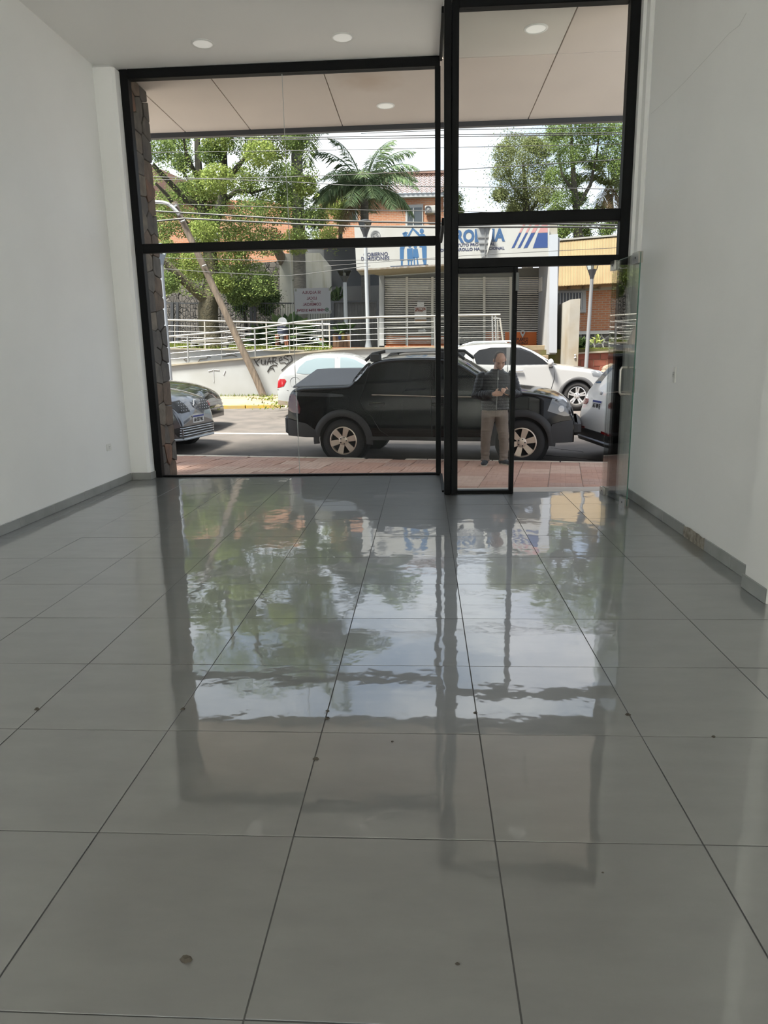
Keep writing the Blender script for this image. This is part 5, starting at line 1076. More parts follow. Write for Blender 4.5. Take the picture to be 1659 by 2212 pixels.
    def plate(s, x, y, z, w_, h_, txt, kind, tilt=0.0):
        k = 1 if kind == 'front' else -1; px = s.xend(y, z, kind)+k*.012
        ux = Vector((0, k, 0)); uz = Vector((k*-math.sin(tilt), 0, math.cos(tilt))); o = Vector((px, y, z)); nrm = ux.cross(uz)
        q = [o+ux*a*w_/2+uz*b*h_/2 for a, b in ((-1, -1), (1, -1), (1, 1), (-1, 1))]
        pb_ = MB().add(q+[p-nrm*.012 for p in q], [(0, 1, 2, 3), (7, 6, 5, 4), (0, 4, 5, 1), (1, 5, 6, 2), (2, 6, 7, 3), (3, 7, 4, 0)]).build('number_plate', plate_w, s.t, local=True)
        q = [o+ux*a*w_/2+uz*b*h_/2+nrm*.002 for a, b in ((-1, .55), (1, .55), (1, 1), (-1, 1))]; MB().add(q, [(0, 1, 2, 3)]).build('plate_band', plate_b, pb_, local=True)
        put_text('plate_text', txt, h_*.48, plate_k, o-uz*h_*.32+nrm*.002, ux, uz, pb_, bold=.003, fit=w_*.84, local=True)
def carpaint(name, c, rough=.18, metal=.0): return mat(name, c, rough, metal=metal, coat=1.0, spec=.5)
NEAR = -AL
def curb_pos(u, vnear, W): p = U_*u+V_*(vnear+W/2); return (p.x, p.y, zst(p.y)+.0)
# ---------------- black pickup parked at the near kerb
blackp = mat('pickup_black', (.005, .0052, .0055), .12, coat=.3, spec=.12)
TW = 1.80
tr = Car('pickup_truck', 'black double-cab pickup parked at the near kerb, covered load bed', 'pickup', curb_pos(-3.41, 10.87, TW), NEAR,
    [(-.95, .66), (-.94, .95), (-.90, 1.12), (-.80, 1.19), (-.5, 1.205), (0, 1.215), (.12, 1.225), (.20, 1.30), (.44, 1.56), (.60, 1.615), (.95, 1.64), (1.5, 1.635), (1.80, 1.585), (2.15, 1.36), (2.55, 1.14), (2.75, 1.115), (3.1, 1.075), (3.35, 1.0), (3.50, .88), (3.57, .74), (3.60, .60)], TW,
    lambda x: .36 if -.35 < x < 3.1 else (.44 if x < 0 else .34), -.95, 3.60, (0, 2.83), .345, blackp, Ra=.405, plan=(.07, .35, .22, .75), belt=1.10, tumb=.20, rnd_=.07, crown=.06)
tr.wheels((6, .034, .050, 0), rim_m)
tr.arch_trim(black_plastic, .085, sides=(-1, 1))
for x, z0, z1, y_ in ((0, 0, 0, 0),): pass
tr.patch([(.60, 1.115), (1.42, 1.085), (1.42, 1.50), (1.36, 1.535), (.84, 1.545), (.74, 1.50)], tint, 'rear_door_window', off=.006)
tr.patch([(1.50, 1.08), (2.46, 1.06), (2.40, 1.13), (2.02, 1.37), (1.80, 1.50), (1.66, 1.535), (1.50, 1.535)], tint, 'front_door_window', off=.006)
tr.patch([(1.93, -.60), (1.93, .60), (2.50, .70), (2.50, -.70)], tint, 'windscreen', 'top', off=.005)
tr.patch([(.47, -.52), (.47, .52), (.24, .56), (.24, -.56)], tint, 'rear_screen', 'top', off=.005)
tr.strip([(.50, 1.075), (1.0, 1.062), (1.5, 1.045), (2.5, 1.03)], .008, chrome_c, 'window_trim', off=.004, sides=(-1, 1))
tr.strip([(.44, 1.45), (.36, 1.15), (.30, .98), (.36, .86), (.50, .72), (.62, .52), (.78, .42)], .005, seam, 'door_seam'); tr.strip([(1.46, 1.56), (1.45, 1.1), (1.44, .8), (1.46, .42)], .005, seam, 'door_seam'); tr.strip([(2.50, 1.05), (2.48, .8), (2.42, .55), (2.38, .42)], .005, seam, 'door_seam')
tr.strip([(.78, .42), (1.5, .415), (2.38, .42)], .005, seam, 'sill_seam')
for x, z in ((.58, .93), (1.58, .92)):
    tr.patch(round_poly([(x-.13, z-.035), (x+.13, z-.03), (x+.13, z+.035), (x-.13, z+.04)], 2), seam, 'handle_recess', off=.001, sides=(-1,), grid=.04); MB().tube([(x-.12, -tr.ys(x, z)-.006, z+.018), (x, -tr.ys(x, z)-.035, z+.022), (x+.12, -tr.ys(x, z)-.006, z+.018)], .013, 6).build('door_handle', blackp, tr.t, True, local=True)
tr.patch(round_poly([(-.20, .86), (.10, .86), (.14, 1.03), (-.16, 1.06), (-.20, 1.03)], 2), blackp, 'fuel_flap', off=.006, sides=(-1,))
tr.strip([(-.20, .88), (-.19, 1.04), (-.12, 1.06), (.12, 1.04), (.12, .88), (.05, .855), (-.15, .86), (-.20, .88)], .0035, seam, 'fuel_flap_seam', off=.008)
grey_trim = mat('trim_grey', (.11, .115, .12), .3)
tr.patch(round_poly([(.13, 1.26), (.22, 1.27), (.46, 1.55), (.42, 1.575), (.36, 1.54)], 1), black_plastic, 'sail_panel', off=.008)
tr.patch(round_poly([(.20, 1.285), (.25, 1.285), (.42, 1.50), (.40, 1.53)], 1), mat('sail_slot', (.35, .36, .38), .3), 'sail_slot', off=.014, sides=(-1,))
tr.patch([(-.93, .84), (-.86, .80), (-.72, .78), (-.70, .86), (-.76, 1.04), (-.80, 1.10), (-.92, 1.08)], lamp_dk, 'tail_lamp', off=.006)
tr.patch([(-.88, 1.13), (-.2, 1.10), (.02, 1.085), (.05, 1.06), (-.1, 1.045), (-.7, 1.06), (-.88, 1.09)], mat('bed_shoulder_trim', (.03, .032, .035), .08, coat=1.0), 'shoulder_crease', off=.007, sides=(-1,))  # slightly paler, glossier strip along the bed shoulder
# rear bumper, front bumper, side steps
tr.patch([(-.945, .42), (-.62, .40), (-.44, .40), (-.46, .52), (-.60, .62), (-.945, .70)], black_plastic, 'rear_bumper', off=.022)
MB().bbox(-1.03, -.90, -.80, .80, .42, .74, .05).build('rear_bumper_bar', black_plastic, tr.t, 40, local=True)
tr.patch([(3.58, .34), (3.30, .34), (3.24, .40), (3.27, .62), (3.40, .66), (3.58, .68)], black_plastic, 'front_bumper', off=.018)
MB().bbox(3.54, 3.70, -.70, .70, .44, .66, .05).build('bull_bar', black_plastic, tr.t, 40, local=True)
tr.patch([(3.20, .82), (3.44, .74), (3.555, .74), (3.53, .90), (3.42, .985), (3.26, 1.0)], lamp_cl, 'head_lamp', off=.007, grid=.04)
tr.patch([(3.40+.045*math.cos(i*.628), .85+.05*math.sin(i*.628)) for i in range(10)], mat('lamp_bowl', (.28, .28, .28), .2, metal=.8), 'lamp_bowl', off=.011, grid=.03); tr.patch([(-.50, .72), (.50, .72), (.52, .92), (-.52, .92)], black_plastic, 'grille', 'front', off=.01)
tr.patch([(.44, .36), (2.40, .37), (2.40, .42), (.44, .42)], black_plastic, 'side_step', off=.02)
# tonneau cover: a raised soft lid tapering up
tl = mat('tonneau_grey', (.11, .113, .12), .5, col2=(.10, .103, .11), scale=3)
b0 = [(-.86, -.76, 1.215), (.17, -.76, 1.235), (.17, .76, 1.235), (-.86, .76, 1.215)]; b1 = [(-.60, -.30, 1.475), (.40, -.30, 1.475), (.40, .50, 1.475), (-.60, .50, 1.475)]; bm_ = [(-.86, -.78, 1.19), (.17, -.78, 1.21), (.17, .78, 1.21), (-.86, .78, 1.19)]
MB().add(bm_+b0+b1, [(3, 2, 1, 0), (8, 9, 10, 11)]+[(i, (i+1) % 4, 4+(i+1) % 4, 4+i) for i in range(4)]+[(4+i, 4+(i+1) % 4, 8+(i+1) % 4, 8+i) for i in range(4)]).build('tonneau_cover', tl, tr.t, local=True)
for x in (-.70, -.40, -.05): MB().bbox(x, x+.16, -.845, -.80, 1.165, 1.185, .004).build('bed_clip', black_plastic, tr.t, local=True)
# roof rails and bars
for sg_ in (-1, 1):
    MB().tube([(.34, sg_*.64, 1.60), (.46, sg_*.645, 1.70), (.70, sg_*.65, 1.745), (1.3, sg_*.65, 1.755), (1.75, sg_*.64, 1.73), (1.92, sg_*.62, 1.60)], .026, 8).build('roof_rail', black_plastic, tr.t, True, local=True)
    MB().bar((.68, sg_*.675, 1.74), (1.55, sg_*.675, 1.752), .02, .045).build('rail_insert', mat('rail_silver', (.52, .54, .57), .35), tr.t, local=True)
    MB().bbox(.42, .60, sg_*.65-.04, sg_*.65+.04, 1.58, 1.71, .02).build('rail_foot', black_plastic, tr.t, local=True)
    MB().bbox(1.52, 1.66, sg_*.65-.04, sg_*.65+.04, 1.60, 1.73, .02).build('rail_foot', black_plastic, tr.t, local=True)
    mz = 1.13; MB().ball((2.26, sg_*1.02, mz), .12, 14, 10, (.62, 1.0, .72)).build('door_mirror', blackp, tr.t, True, local=True); MB().bar((2.30, sg_*.84, mz-.05), (2.27, sg_*.95, mz-.03), .05).build('mirror_arm', blackp, tr.t, local=True)
# ---------------- white compact SUV on the far side
whitep = carpaint('suv_white', (.31, .31, .305), .2)
sv = Car('white_suv', 'white compact SUV with tinted windows on the far lane', 'car', (0, 0, 0), 0.0,
    [(-.80, .70), (-.79, .95), (-.74, 1.12), (-.60, 1.24), (-.42, 1.50), (-.28, 1.60), (.1, 1.635), (.8, 1.64), (1.15, 1.60), (1.55, 1.42), (1.98, 1.14), (2.1, 1.09), (2.6, 1.03), (3.05, .95), (3.28, .84), (3.40, .72), (3.43, .55)], 1.78,
    .26, -.80, 3.43, (0, 2.555), .345, whitep, Ra=.40, plan=(.12, .5, .22, .8), belt=1.12, tumb=.22, rnd_=.09, crown=.05)
hub = fpt(1246, 862, 18.3); hub = at_y(1246, 862, 18.0); sv.t.location = (hub.x-2.555, 18.0+.89, zst(18.4)+.02); sv.t.rotation_euler.z = math.radians(1.0)
sv.wheels((5, .020, .020, .034), rim_s); sv.arch_trim(mat('clad_grey', (.05, .05, .052), .6), .06)
sv.patch([(.86, 1.13), (1.82, 1.13), (1.70, 1.24), (1.40, 1.44), (1.14, 1.545), (.90, 1.555)], tint, 'front_door_window', off=.005); sv.patch([(.05, 1.16), (.78, 1.13), (.80, 1.555), (.42, 1.555), (.12, 1.50), (-.02, 1.38)], tint, 'rear_door_window', off=.005)
sv.patch([(1.86, 1.12), (2.06, 1.10), (1.74, 1.26)], tint, 'quarter_window', off=.005, grid=.04)
sv.patch([(-.56, 1.22), (-.36, 1.20), (-.18, 1.47), (-.34, 1.50)], tint, 'rear_quarter_window', off=.005)
sv.patch([(.775, 1.135), (.865, 1.135), (.905, 1.555), (.795, 1.555)], black_plastic, 'door_pillar', off=.004, grid=.04); sv.patch([(1.20, -.58), (1.20, .58), (1.96, .70), (1.96, -.70)], tint, 'windscreen', 'top', off=.004)
sv.strip([(.82, 1.56), (.82, 1.1), (.80, .7), (.76, .36)], .006, seam, 'door_seam'); sv.strip([(1.96, 1.12), (1.98, .8), (1.90, .5), (1.86, .36)], .006, seam, 'door_seam'); sv.strip([(-.05, 1.4), (.0, 1.12), (.2, .85), (.38, .6)], .006, seam, 'door_seam')
sv.strip([(.45, .34), (2.05, .34)], .03, MATS['clad_grey'], 'sill_trim', off=.01)
MB().tube([(.92, -sv.ys(1, .98)-.03, .98), (1.2, -sv.ys(1.1, .98)-.035, .985)], .02, 6).build('door_handle', chrome_c, sv.t, True, local=True)
sv.patch([(2.92, .83), (3.20, .78), (3.36, .76), (3.33, .86), (3.10, .95), (2.86, .985)], lamp_cl, 'head_lamp', off=.006, grid=.05); sv.patch([(-.79, .95), (-.62, .95), (-.58, 1.12), (-.74, 1.12)], lamp_red, 'tail_lamp', off=.006, grid=.04)
sv.patch([(3.42, .28), (3.0, .28), (2.98, .40), (3.42, .46)], MATS['clad_grey'], 'front_bumper', off=.01)
for sg_ in (-1, 1):
    MB().tube([(-.2, sg_*.60, 1.64), (.0, sg_*.61, 1.70), (.9, sg_*.61, 1.705), (1.05, sg_*.60, 1.65)], .02, 6).build('roof_rail', mat('rail_silver', (0, 0, 0)), sv.t, True, local=True)
    MB().ball((1.86, sg_*.98, 1.16), .12, 12, 8, (.6, .9, .85)).build('door_mirror', whitep, sv.t, True, local=True); MB().box(1.83, 1.92, min(sg_*.82, sg_*.96), max(sg_*.82, sg_*.96), 1.03, 1.09).build('mirror_arm', MATS['clad_grey'], sv.t, local=True)
MB().tube([(-.1, 0, 1.68), (-.42, .0, 2.0)], .008, 5).build('aerial', black_plastic, sv.t, local=True)
# ---------------- small white hatchback behind the pickup
gp = carpaint('hatch_white', (.30, .305, .31), .2)
gl_ = Car('white_hatchback', 'small white hatchback parked beyond the pickup load bed', 'car', (0, 0, 0), 0.0,
    [(-.70, .50), (-.69, .82), (-.64, .97), (-.52, 1.06), (-.36, 1.20), (-.05, 1.395), (.2, 1.44), (.7, 1.46), (1.15, 1.43), (1.5, 1.29), (1.92, 1.02), (2.5, .95), (2.95, .86), (3.10, .72), (3.15, .45)], 1.66, .24, -.70, 3.15, (0, 2.46), .30, gp, Ra=.36, plan=(.16, .5, .22, .7), belt=.98, tumb=.24, rnd_=.10, crown=.05)
a_ = at_y(597, 850, 17.5); gl_.t.location = (a_.x+.70, 17.5+.83, zst(18.0)+.05)
gl_.wheels((5, .03, .045, 0), rim_s)
gl_.patch([(-.18, 1.02), (.0, .99), (.76, .99), (.76, 1.36), (.35, 1.375), (.05, 1.30), (-.12, 1.15)], mat('pale_glass', (.16, .20, .22), .05), 'rear_door_window', off=.005); gl_.patch([(.90, .99), (1.75, .99), (1.5, 1.18), (1.25, 1.32), (1.05, 1.375), (.90, 1.375)], MATS['pale_glass'], 'front_door_window', off=.005)
gl_.patch([(-.69, .66), (-.52, .70), (-.44, .83), (-.48, .88), (-.66, .88)], lamp_red, 'tail_lamp', off=.006, grid=.04); gl_.patch([(-.47, -.48), (-.47, .48), (-.12, .44), (-.12, -.44)], tint, 'rear_screen', 'top', off=.004)
gl_.strip([(.83, 1.38), (.83, .9), (.80, .3)], .006, seam, 'door_seam'); gl_.strip([(-.69, .62), (-.4, .60)], .006, seam, 'bumper_seam')
gl_.strip([(-.22+.13*math.cos(i*math.pi/8), .80+.13*math.sin(i*math.pi/8)) for i in range(17)], .004, mat('fuel_line', (.25, .25, .25), .5), 'fuel_flap_seam')
gl_.patch([(-.7, .24), (-.40, .24), (-.40, .33), (-.7, .36)], mat('bumper_dirty', (.20, .16, .12), .7), 'rear_bumper_edge', off=.006, sides=(-1,))
# ---------------- dark grey SUV, only its nose shows behind the stone pier
gy = carpaint('suv_graphite', (.085, .09, .105), .16, .4)
gs = Car('graphite_suv', 'graphite grey SUV nose showing past the stone pier', 'car', (0, 0, 0), NEAR,
    [(-.75, .70), (-.7, 1.1), (-.4, 1.5), (0, 1.6), (1.1, 1.6), (1.55, 1.40), (2.0, 1.12), (2.2, 1.075), (2.7, 1.02), (3.05, .95), (3.22, .86), (3.30, .74), (3.36, .56), (3.36, .50)], 1.80, lambda x: .24 if x < 2.9 else .22, -.75, 3.37, (0, 2.6), .34, gy, Ra=.40, plan=(.12, .5, .34, .95), belt=1.05, tumb=.2, rnd_=.12, crown=.09)
nose = curb_pos(0, 11.0, 1.80)
def nose_u(px, py, v):     # distance along the kerb at which the ray meets the line v
    d = ray(px, py); k_ = v/(d.x*V_.x+d.y*V_.y); return d.x*k_*U_.x+d.y*k_*U_.y
gs.t.location = curb_pos(nose_u(448, 905, 11.55)-3.37-.34, 10.95, 1.80)
gs.wheels((5, .03, .04, 0), rim_s); gs.arch_trim(black_plastic, .05)
gs.patch([(-.58, .70), (.58, .70), (.66, .80), (.62, .90), (0, .93), (-.62, .90), (-.66, .80)], black_plastic, 'grille', 'front', off=.006, grid=.06)
gch = mat('grille_chrome', (.42, .43, .46), .25, metal=.8)
for r in range(4):
    for c in range(-6, 7):
        y_ = (c+(r % 2)*.5)*.085; z_ = .735+r*.045
        if abs(y_) < .58 and abs(y_) > .07: xx = gs.xend(y_, z_, 'front'); MB().ball((xx+.008, y_, z_), .012, 6, 4, (.5, 1, .8)).build('grille_stud', gch, gs.t, local=True)
xx = gs.xend(0, .80, 'front'); MB().tube([(xx+.02, 0, .91), (xx+.03, -.055, .80), (xx+.02, 0, .69)], .010, 6).tube([(xx+.02, 0, .91), (xx+.03, .055, .80), (xx+.02, 0, .69)], .010, 6).build('badge', gch, gs.t, True, local=True)
gs.plate(0, 0, .56, .40, .135, 'AH 357 WL', 'front')
gs.patch([(-.62, .27), (.62, .27), (.70, .42), (.60, .46), (-.60, .46), (-.70, .42)], black_plastic, 'lower_grille', 'front', off=.006, grid=.06)
for z_ in (.30, .345, .39, .43):
    pts = [(gs.xend(y_, z_, 'front')+.014, y_, z_) for y_ in [(-.62+1.24*i/14) for i in range(15)]]; MB().tube(pts, .009, 5).build('lower_bar', gch, gs.t, True, local=True)
pts = [(gs.xend(y_, .24, 'front')+.012, y_, .235) for y_ in [(-.72+1.44*i/14) for i in range(15)]]; MB().tube(pts, .022, 6).build('skid_lip', mat('skid_silver', (.42, .46, .50), .35), gs.t, True, local=True)
gs.patch([(2.70, .52), (3.02, .50), (3.14, .58), (3.08, .70), (2.90, .74), (2.70, .74)], black_plastic, 'lamp_housing', off=.006); gs.patch([(2.72, .60), (2.90, .60), (3.05, .665), (3.00, .70), (2.72, .70)], lamp_cl, 'head_lamp', off=.012, grid=.04)
gs.strip([(2.66, .50), (2.88, .50), (3.0, .54), (3.16, .66)], .012, mat('drl_white', (.6, .6, .62), .3), 'running_light', off=.014); gs.strip([(2.60, .82), (2.95, .81), (3.12, .79)], .010, seam, 'bonnet_seam', off=.004)
gs.patch([(2.62, .83), (3.08, .82), (3.10, .85), (2.62, .87)], mat('lamp_strip', (.55, .56, .60), .25), 'lamp_strip', off=.006, grid=.05, sides=(-1,))
gs.patch([(2.05, -.62), (2.05, .62), (1.58, .56), (1.58, -.56)], tint, 'windscreen', 'top', off=.004)
# ---------------- black car further out in the road, behind the graphite one
bk = Car('black_saloon', 'black car nose just visible behind the graphite SUV', 'car', (0, 0, 0), -.06,
    [(-.75, .70), (-.7, 1.0), (-.2, 1.3), (.3, 1.42), (1.1, 1.42), (1.6, 1.2), (2.0, 1.02), (2.6, .96), (3.0, .86), (3.2, .74), (3.28, .6), (3.30, .45)], 1.75, .24, -.75, 3.31, (0, 2.6), .32, carpaint('saloon_black', (.012, .013, .013), .12), plan=(.12, .5, .30, .9), belt=1.0, tumb=.2, rnd_=.12, crown=.08)
a_ = at_y(440, 850, 15.2); bk.t.location = (a_.x-3.25, 15.2+.75, zst(16.0)); bk.wheels((5, .03, .04, 0), rim_s)
bk.patch([(2.75, .66), (3.08, .60), (3.20, .64), (3.10, .74), (2.80, .80)], lamp_cl, 'head_lamp', off=.006, grid=.04)
for z_ in (.44, .52, .60): MB().tube([(bk.xend(y_, z_, 'front')+.012, y_, z_) for y_ in [(-.6+1.2*i/12) for i in range(13)]], .01, 5).build('grille_bar', gch, bk.t, True, local=True)
# ---------------- white SUV ahead of the pickup, its tail shows by the glass door
wr_ = Car('white_crossover', 'white crossover tail parked ahead of the pickup, behind the glass door', 'car', (0, 0, 0), NEAR,
    [(-.90, .40), (-.90, .62), (-.87, .80), (-.80, 1.00), (-.74, 1.10), (-.45, 1.46), (-.25, 1.60), (.2, 1.65), (1.2, 1.64), (1.7, 1.4), (2.1, 1.12), (2.9, 1.0), (3.3, .8), (3.4, .5)], 1.84, lambda x: .30 if x > -.6 else .34, -.90, 3.4, (0, 2.65), .345, carpaint('crossover_white', (.86, .86, .84), .2), plan=(.20, .75, .2, .7), belt=1.08, tumb=.2, rnd_=.10, crown=.06)
wr_.t.rotation_euler.z = math.radians(6); _u = nose_u(1283, 880, 11.75); _p = U_*_u+V_*11.75; wr_.t.location = (_p.x+.90*math.cos(.105), _p.y+.90*math.sin(.105), zst(_p.y)-.02)
wr_.wheels((5, .03, .04, 0), rim_s); wr_.arch_trim(black_plastic, .06)
wr_.patch([(-.64, 1.22), (.64, 1.22), (.58, 1.46), (-.58, 1.46)], tint, 'rear_screen', 'rear', off=.005, grid=.06)
wr_.patch([(-.88, .30), (.88, .30), (.86, .46), (.5, .50), (-.5, .50), (-.86, .46)], black_plastic, 'rear_bumper', 'rear', off=.012, grid=.07)
wr_.patch([(-.84, .865), (-.50, .885), (-.46, .93), (-.50, .97), (-.84, .985)], lamp_red, 'tail_lamp', 'rear', off=.008, grid=.05); wr_.patch([(.84, .865), (.50, .885), (.46, .93), (.50, .97), (.84, .985)], lamp_red, 'tail_lamp', 'rear', off=.008, grid=.05)
wr_.patch([(-.72, .87), (-.45, .87), (-.45, .98), (-.72, .985)], lamp_red, 'tail_lamp_side', off=.006, grid=.05)
wr_.patch([(-.80, .475), (-.40, .495), (-.40, .53), (-.80, .515)], lamp_red, 'reflector', 'rear', off=.016, grid=.05); wr_.patch([(.80, .475), (.40, .495), (.40, .53), (.80, .515)], lamp_red, 'reflector', 'rear', off=.016, grid=.05)
pts = [(wr_.xend(y_, .36, 'rear')-.018, y_, .36) for y_ in [(-.8+1.6*i/14) for i in range(15)]]; MB().tube(pts, .016, 6).build('bumper_chrome', mat('bumper_silver', (.35, .38, .46), .3), wr_.t, True, local=True)
wr_.plate(0, 0, .90, .40, .14, 'AG 109 EJ', 'rear', .12)
xx = wr_.xend(0, 1.06, 'rear'); MB().lathe([(.055, 0), (.055, -.012), (.03, -.014)], (xx, 0, 1.06), ax='x', n=16).build('badge', gch, wr_.t, local=True)
# ------------------------------------------------------------------ the man on the pavement
def remesh(mb, vox, smooth_it=3, fac=.5):
    me = bpy.data.meshes.new('tmp'); me.from_pydata(mb.v, [], mb.f); me.update(); o = bpy.data.objects.new('tmp', me); C.link(o)
    r = o.modifiers.new('r', 'REMESH'); r.mode = 'VOXEL'; r.voxel_size = vox
    s = o.modifiers.new('s', 'SMOOTH'); s.factor = fac; s.iterations = smooth_it
    dg = bpy.context.evaluated_depsgraph_get(); out = bpy.data.meshes.new_from_object(o.evaluated_get(dg)); bpy.data.objects.remove(o); bpy.data.meshes.remove(me)
    for p in out.polygons: p.use_smooth = True
    return out
def part(name, me, m, parent): me.materials.clear(); me.materials.append(m); me.name = name; return link(name, me, parent, True)
def oval(mb, rings, n=20):         # rings: (cx, cy, cz, rx, ry) stacked
    vs_ = []; fs = []
    for cx, cy, cz, rx, ry in rings:
        for k in range(n): a = 2*math.pi*k/n; vs_.append((cx+rx*math.cos(a), cy+ry*math.sin(a), cz))
    for i in range(len(rings)-1):
        for k in range(n): fs.append((i*n+k, i*n+(k+1) % n, i*n+n+(k+1) % n, i*n+n+k))
    fs += [tuple(reversed(range(n))), tuple(range((len(rings)-1)*n, len(rings)*n))]; mb.add(vs_, fs)
fpos = at_z(1067, 1005, -.172)
man = thing('person', 'man in black quilted jacket and taupe trousers looking down at a phone', 'person', (fpos.x, fpos.y, zs(fpos.dot(V_))+.004))
skin = mat('skin', (.40, .235, .165), .5, col2=(.36, .20, .14), scale=30); hair_m = mat('hair_dark', (.028, .020, .016), .7, col2=(.05, .038, .03), scale=60); beard_m = mat('stubble', (.17, .105, .08), .8, col2=(.24, .15, .115), scale=120)
jack = mat('jacket_black', (.011, .012, .0145), .42, spec=.35, bump=.004, bscale=22); trs = mat('trousers_taupe', (.155, .118, .095), .8, col2=(.125, .095, .076), scale=9, bump=.004, bscale=14); shoe_m = mat('shoe_charcoal', (.022, .027, .032), .7); sole_m = mat('shoe_sole', (.42, .37, .30), .7)
SHL, ELL, WRL = Vector((-.185, .01, 1.255)), Vector((-.262, -.02, 1.0)), Vector((-.045, -.235, 1.025))
SHR, ELR, WRR = Vector((.225, .02, 1.255)), Vector((.305, -.01, 1.01)), Vector((.155, -.235, 1.03))
HC = Vector((.055, -.055, 1.482)); tiltm = Matrix.Rotation(math.radians(38), 4, 'X') @ Matrix.Rotation(math.radians(4), 4, 'Z')
def hp(x, y, z): return HC+tiltm @ Vector((x, y, z))          # head space: -y is the face
def hball(mb, c, r, s): 
    t_ = MB().ball((0, 0, 0), r, 16, 12, s); mb.add([hp(v[0]+c[0], v[1]+c[1], v[2]+c[2]) for v in t_.v], t_.f)
b = MB()
hball(b, (0, .005, .035), .1, (.80, .98, .88)); hball(b, (0, -.025, -.035), .1, (.66, .70, .80)); hball(b, (0, -.045, -.085), .045, (.95, .8, .8))
hball(b, (0, -.100, -.020), .019, (.75, .9, 1.6)); hball(b, (0, -.108, -.038), .016, (1.15, .9, .75))
for sx in (-1, 1): hball(b, (sx*.082, .012, -.012), .030, (.35, .65, 1.05)); hball(b, (sx*.034, -.078, .016), .02, (1.3, .6, .6)); hball(b, (sx*.040, -.058, -.030), .025, (.95, .8, .9))
hball(b, (0, -.088, -.068), .018, (1.6, .6, .55)); hball(b, (0, -.083, -.100), .02, (1.1, .8, .8))
b.tube([(.02, .01, 1.25), (.03, .0, 1.33), hp(0, .035, -.06), hp(0, .02, .0)], [.075, .062, .060, .055], 14)
oval(b, [(0, .0, .82, .155, .105), (0, .0, .95, .155, .11), (0.01, .0, 1.1, .175, .115), (.02, .0, 1.22, .18, .10), (.02, .005, 1.30, .10, .075)])
for s_, e_, w_ in ((SHL, ELL, WRL), (SHR, ELR, WRR)): b.tube([s_, s_.lerp(e_, .5), e_, e_.lerp(w_, .5), w_], [.055, .052, .044, .038, .028], 12)
for sx, fx in ((-.085, -.128), (.085, .138)): b.tube([(sx, 0, .86), (sx*1.1, 0, .65), ((sx+fx)/2, -.01, .46), (fx, .01, .25), (fx, .02, .09), (fx, .0, .05)], [.085, .08, .058, .05, .038, .036], 12)
# hands: palm and five curled fingers each, closed round the phone
def hand(mb, w, dirv, side, up=Vector((0, 0, 1))):
    dirv = dirv.normalized(); sd = dirv.cross(up).normalized(); nu = sd.cross(dirv)
    c = w+dirv*.045
    t_ = MB().ball((0, 0, 0), 1, 12, 8); mb.add([c+dirv*v[0]*.050+nu*v[2]*.040+sd*v[1]*.018 for v in t_.v], t_.f)
    mb.tube([w-dirv*.03, w, c], [.030, .028, .026], 10)
    for i, (o, l) in enumerate(((.030, .070), (.011, .080), (-.008, .074), (-.027, .058))):
        r0 = c+dirv*.035+nu*o; k1 = r0+dirv*l*.45-sd*side*.004; k2 = k1+(dirv*.55-sd*side*.9).normalized()*l*.32; k3 = k2+(-dirv*.25-sd*side).normalized()*l*.25
        mb.tube([r0-dirv*.02, r0, k1, k2, k3], [.0095, .0095, .0090, .0085, .0070], 8)
    th = c-dirv*.01+nu*.032; mb.tube([th-nu*.01, th+nu*.022+dirv*.012, th+nu*.034+dirv*.040-sd*side*.012], [.013, .011, .0085], 8)
PH = Vector((.112, -.300, 1.065))
hand(b, WRL, Vector((.125, -.045, .012)), 1); hand(b, WRR, Vector((-.045, -.06, .03)), -1)
body = part('body', remesh(b, .0065, 2), skin, man)
# hair on the back and sides, thin on top; stubble
def shell(name, c, r, s, keep, m, par):
    t_ = MB().ball((0, 0, 0), r, 40, 28, s); fs = [f for f in t_.f if keep(Vector([sum(t_.v[i][a] for i in f)/4/r/s[a] for a in range(3)]))]; used = sorted({i for f in fs for i in f}); ix = {k: i for i, k in enumerate(used)}
    return MB().add([hp(t_.v[i][0]+c[0], t_.v[i][1]+c[1], t_.v[i][2]+c[2]) for i in used], [tuple(ix[i] for i in f) for f in fs]).build(name, m, par, True, local=True)
shell('hair', (0, .005, .035), .1025, (.81, .99, .89), lambda d: (d.y > -.05 and (d.z < .90 or d.y > .30) and d.z > -.75) or (abs(d.x) > .80 and d.y > -.42 and d.z > -.5) or (d.z > .80 and d.y > -.12) or (abs(d.x) > .62 and d.z > .2 and d.y > -.35), hair_m, man)
shell('beard', (0, -.025, -.035), .1012, (.665, .705, .81), lambda d: d.z < -.36 and d.y < .2, beard_m, man)
for sx in (-1, 1):
    MB().tube([hp(sx*.018, -.094, .022), hp(sx*.034, -.095, .027), hp(sx*.052, -.082, .021)], [.004, .005, .003], 6).build('eyebrow', hair_m, man, True, local=True)
    MB().tube([hp(sx*.022, -.0905, .002), hp(sx*.034, -.092, -.001), hp(sx*.047, -.083, .002)], [.0022, .0032, .0022], 6).build('eyelid_line', hair_m, man, True, local=True)
MB().tube([hp(-.022, -.0965, -.069), hp(0, -.1005, -.070), hp(.022, -.0965, -.069)], [.002, .003, .002], 6).build('mouth_line', mat('lip_dark', (.17, .07, .055), .6), man, True, local=True)
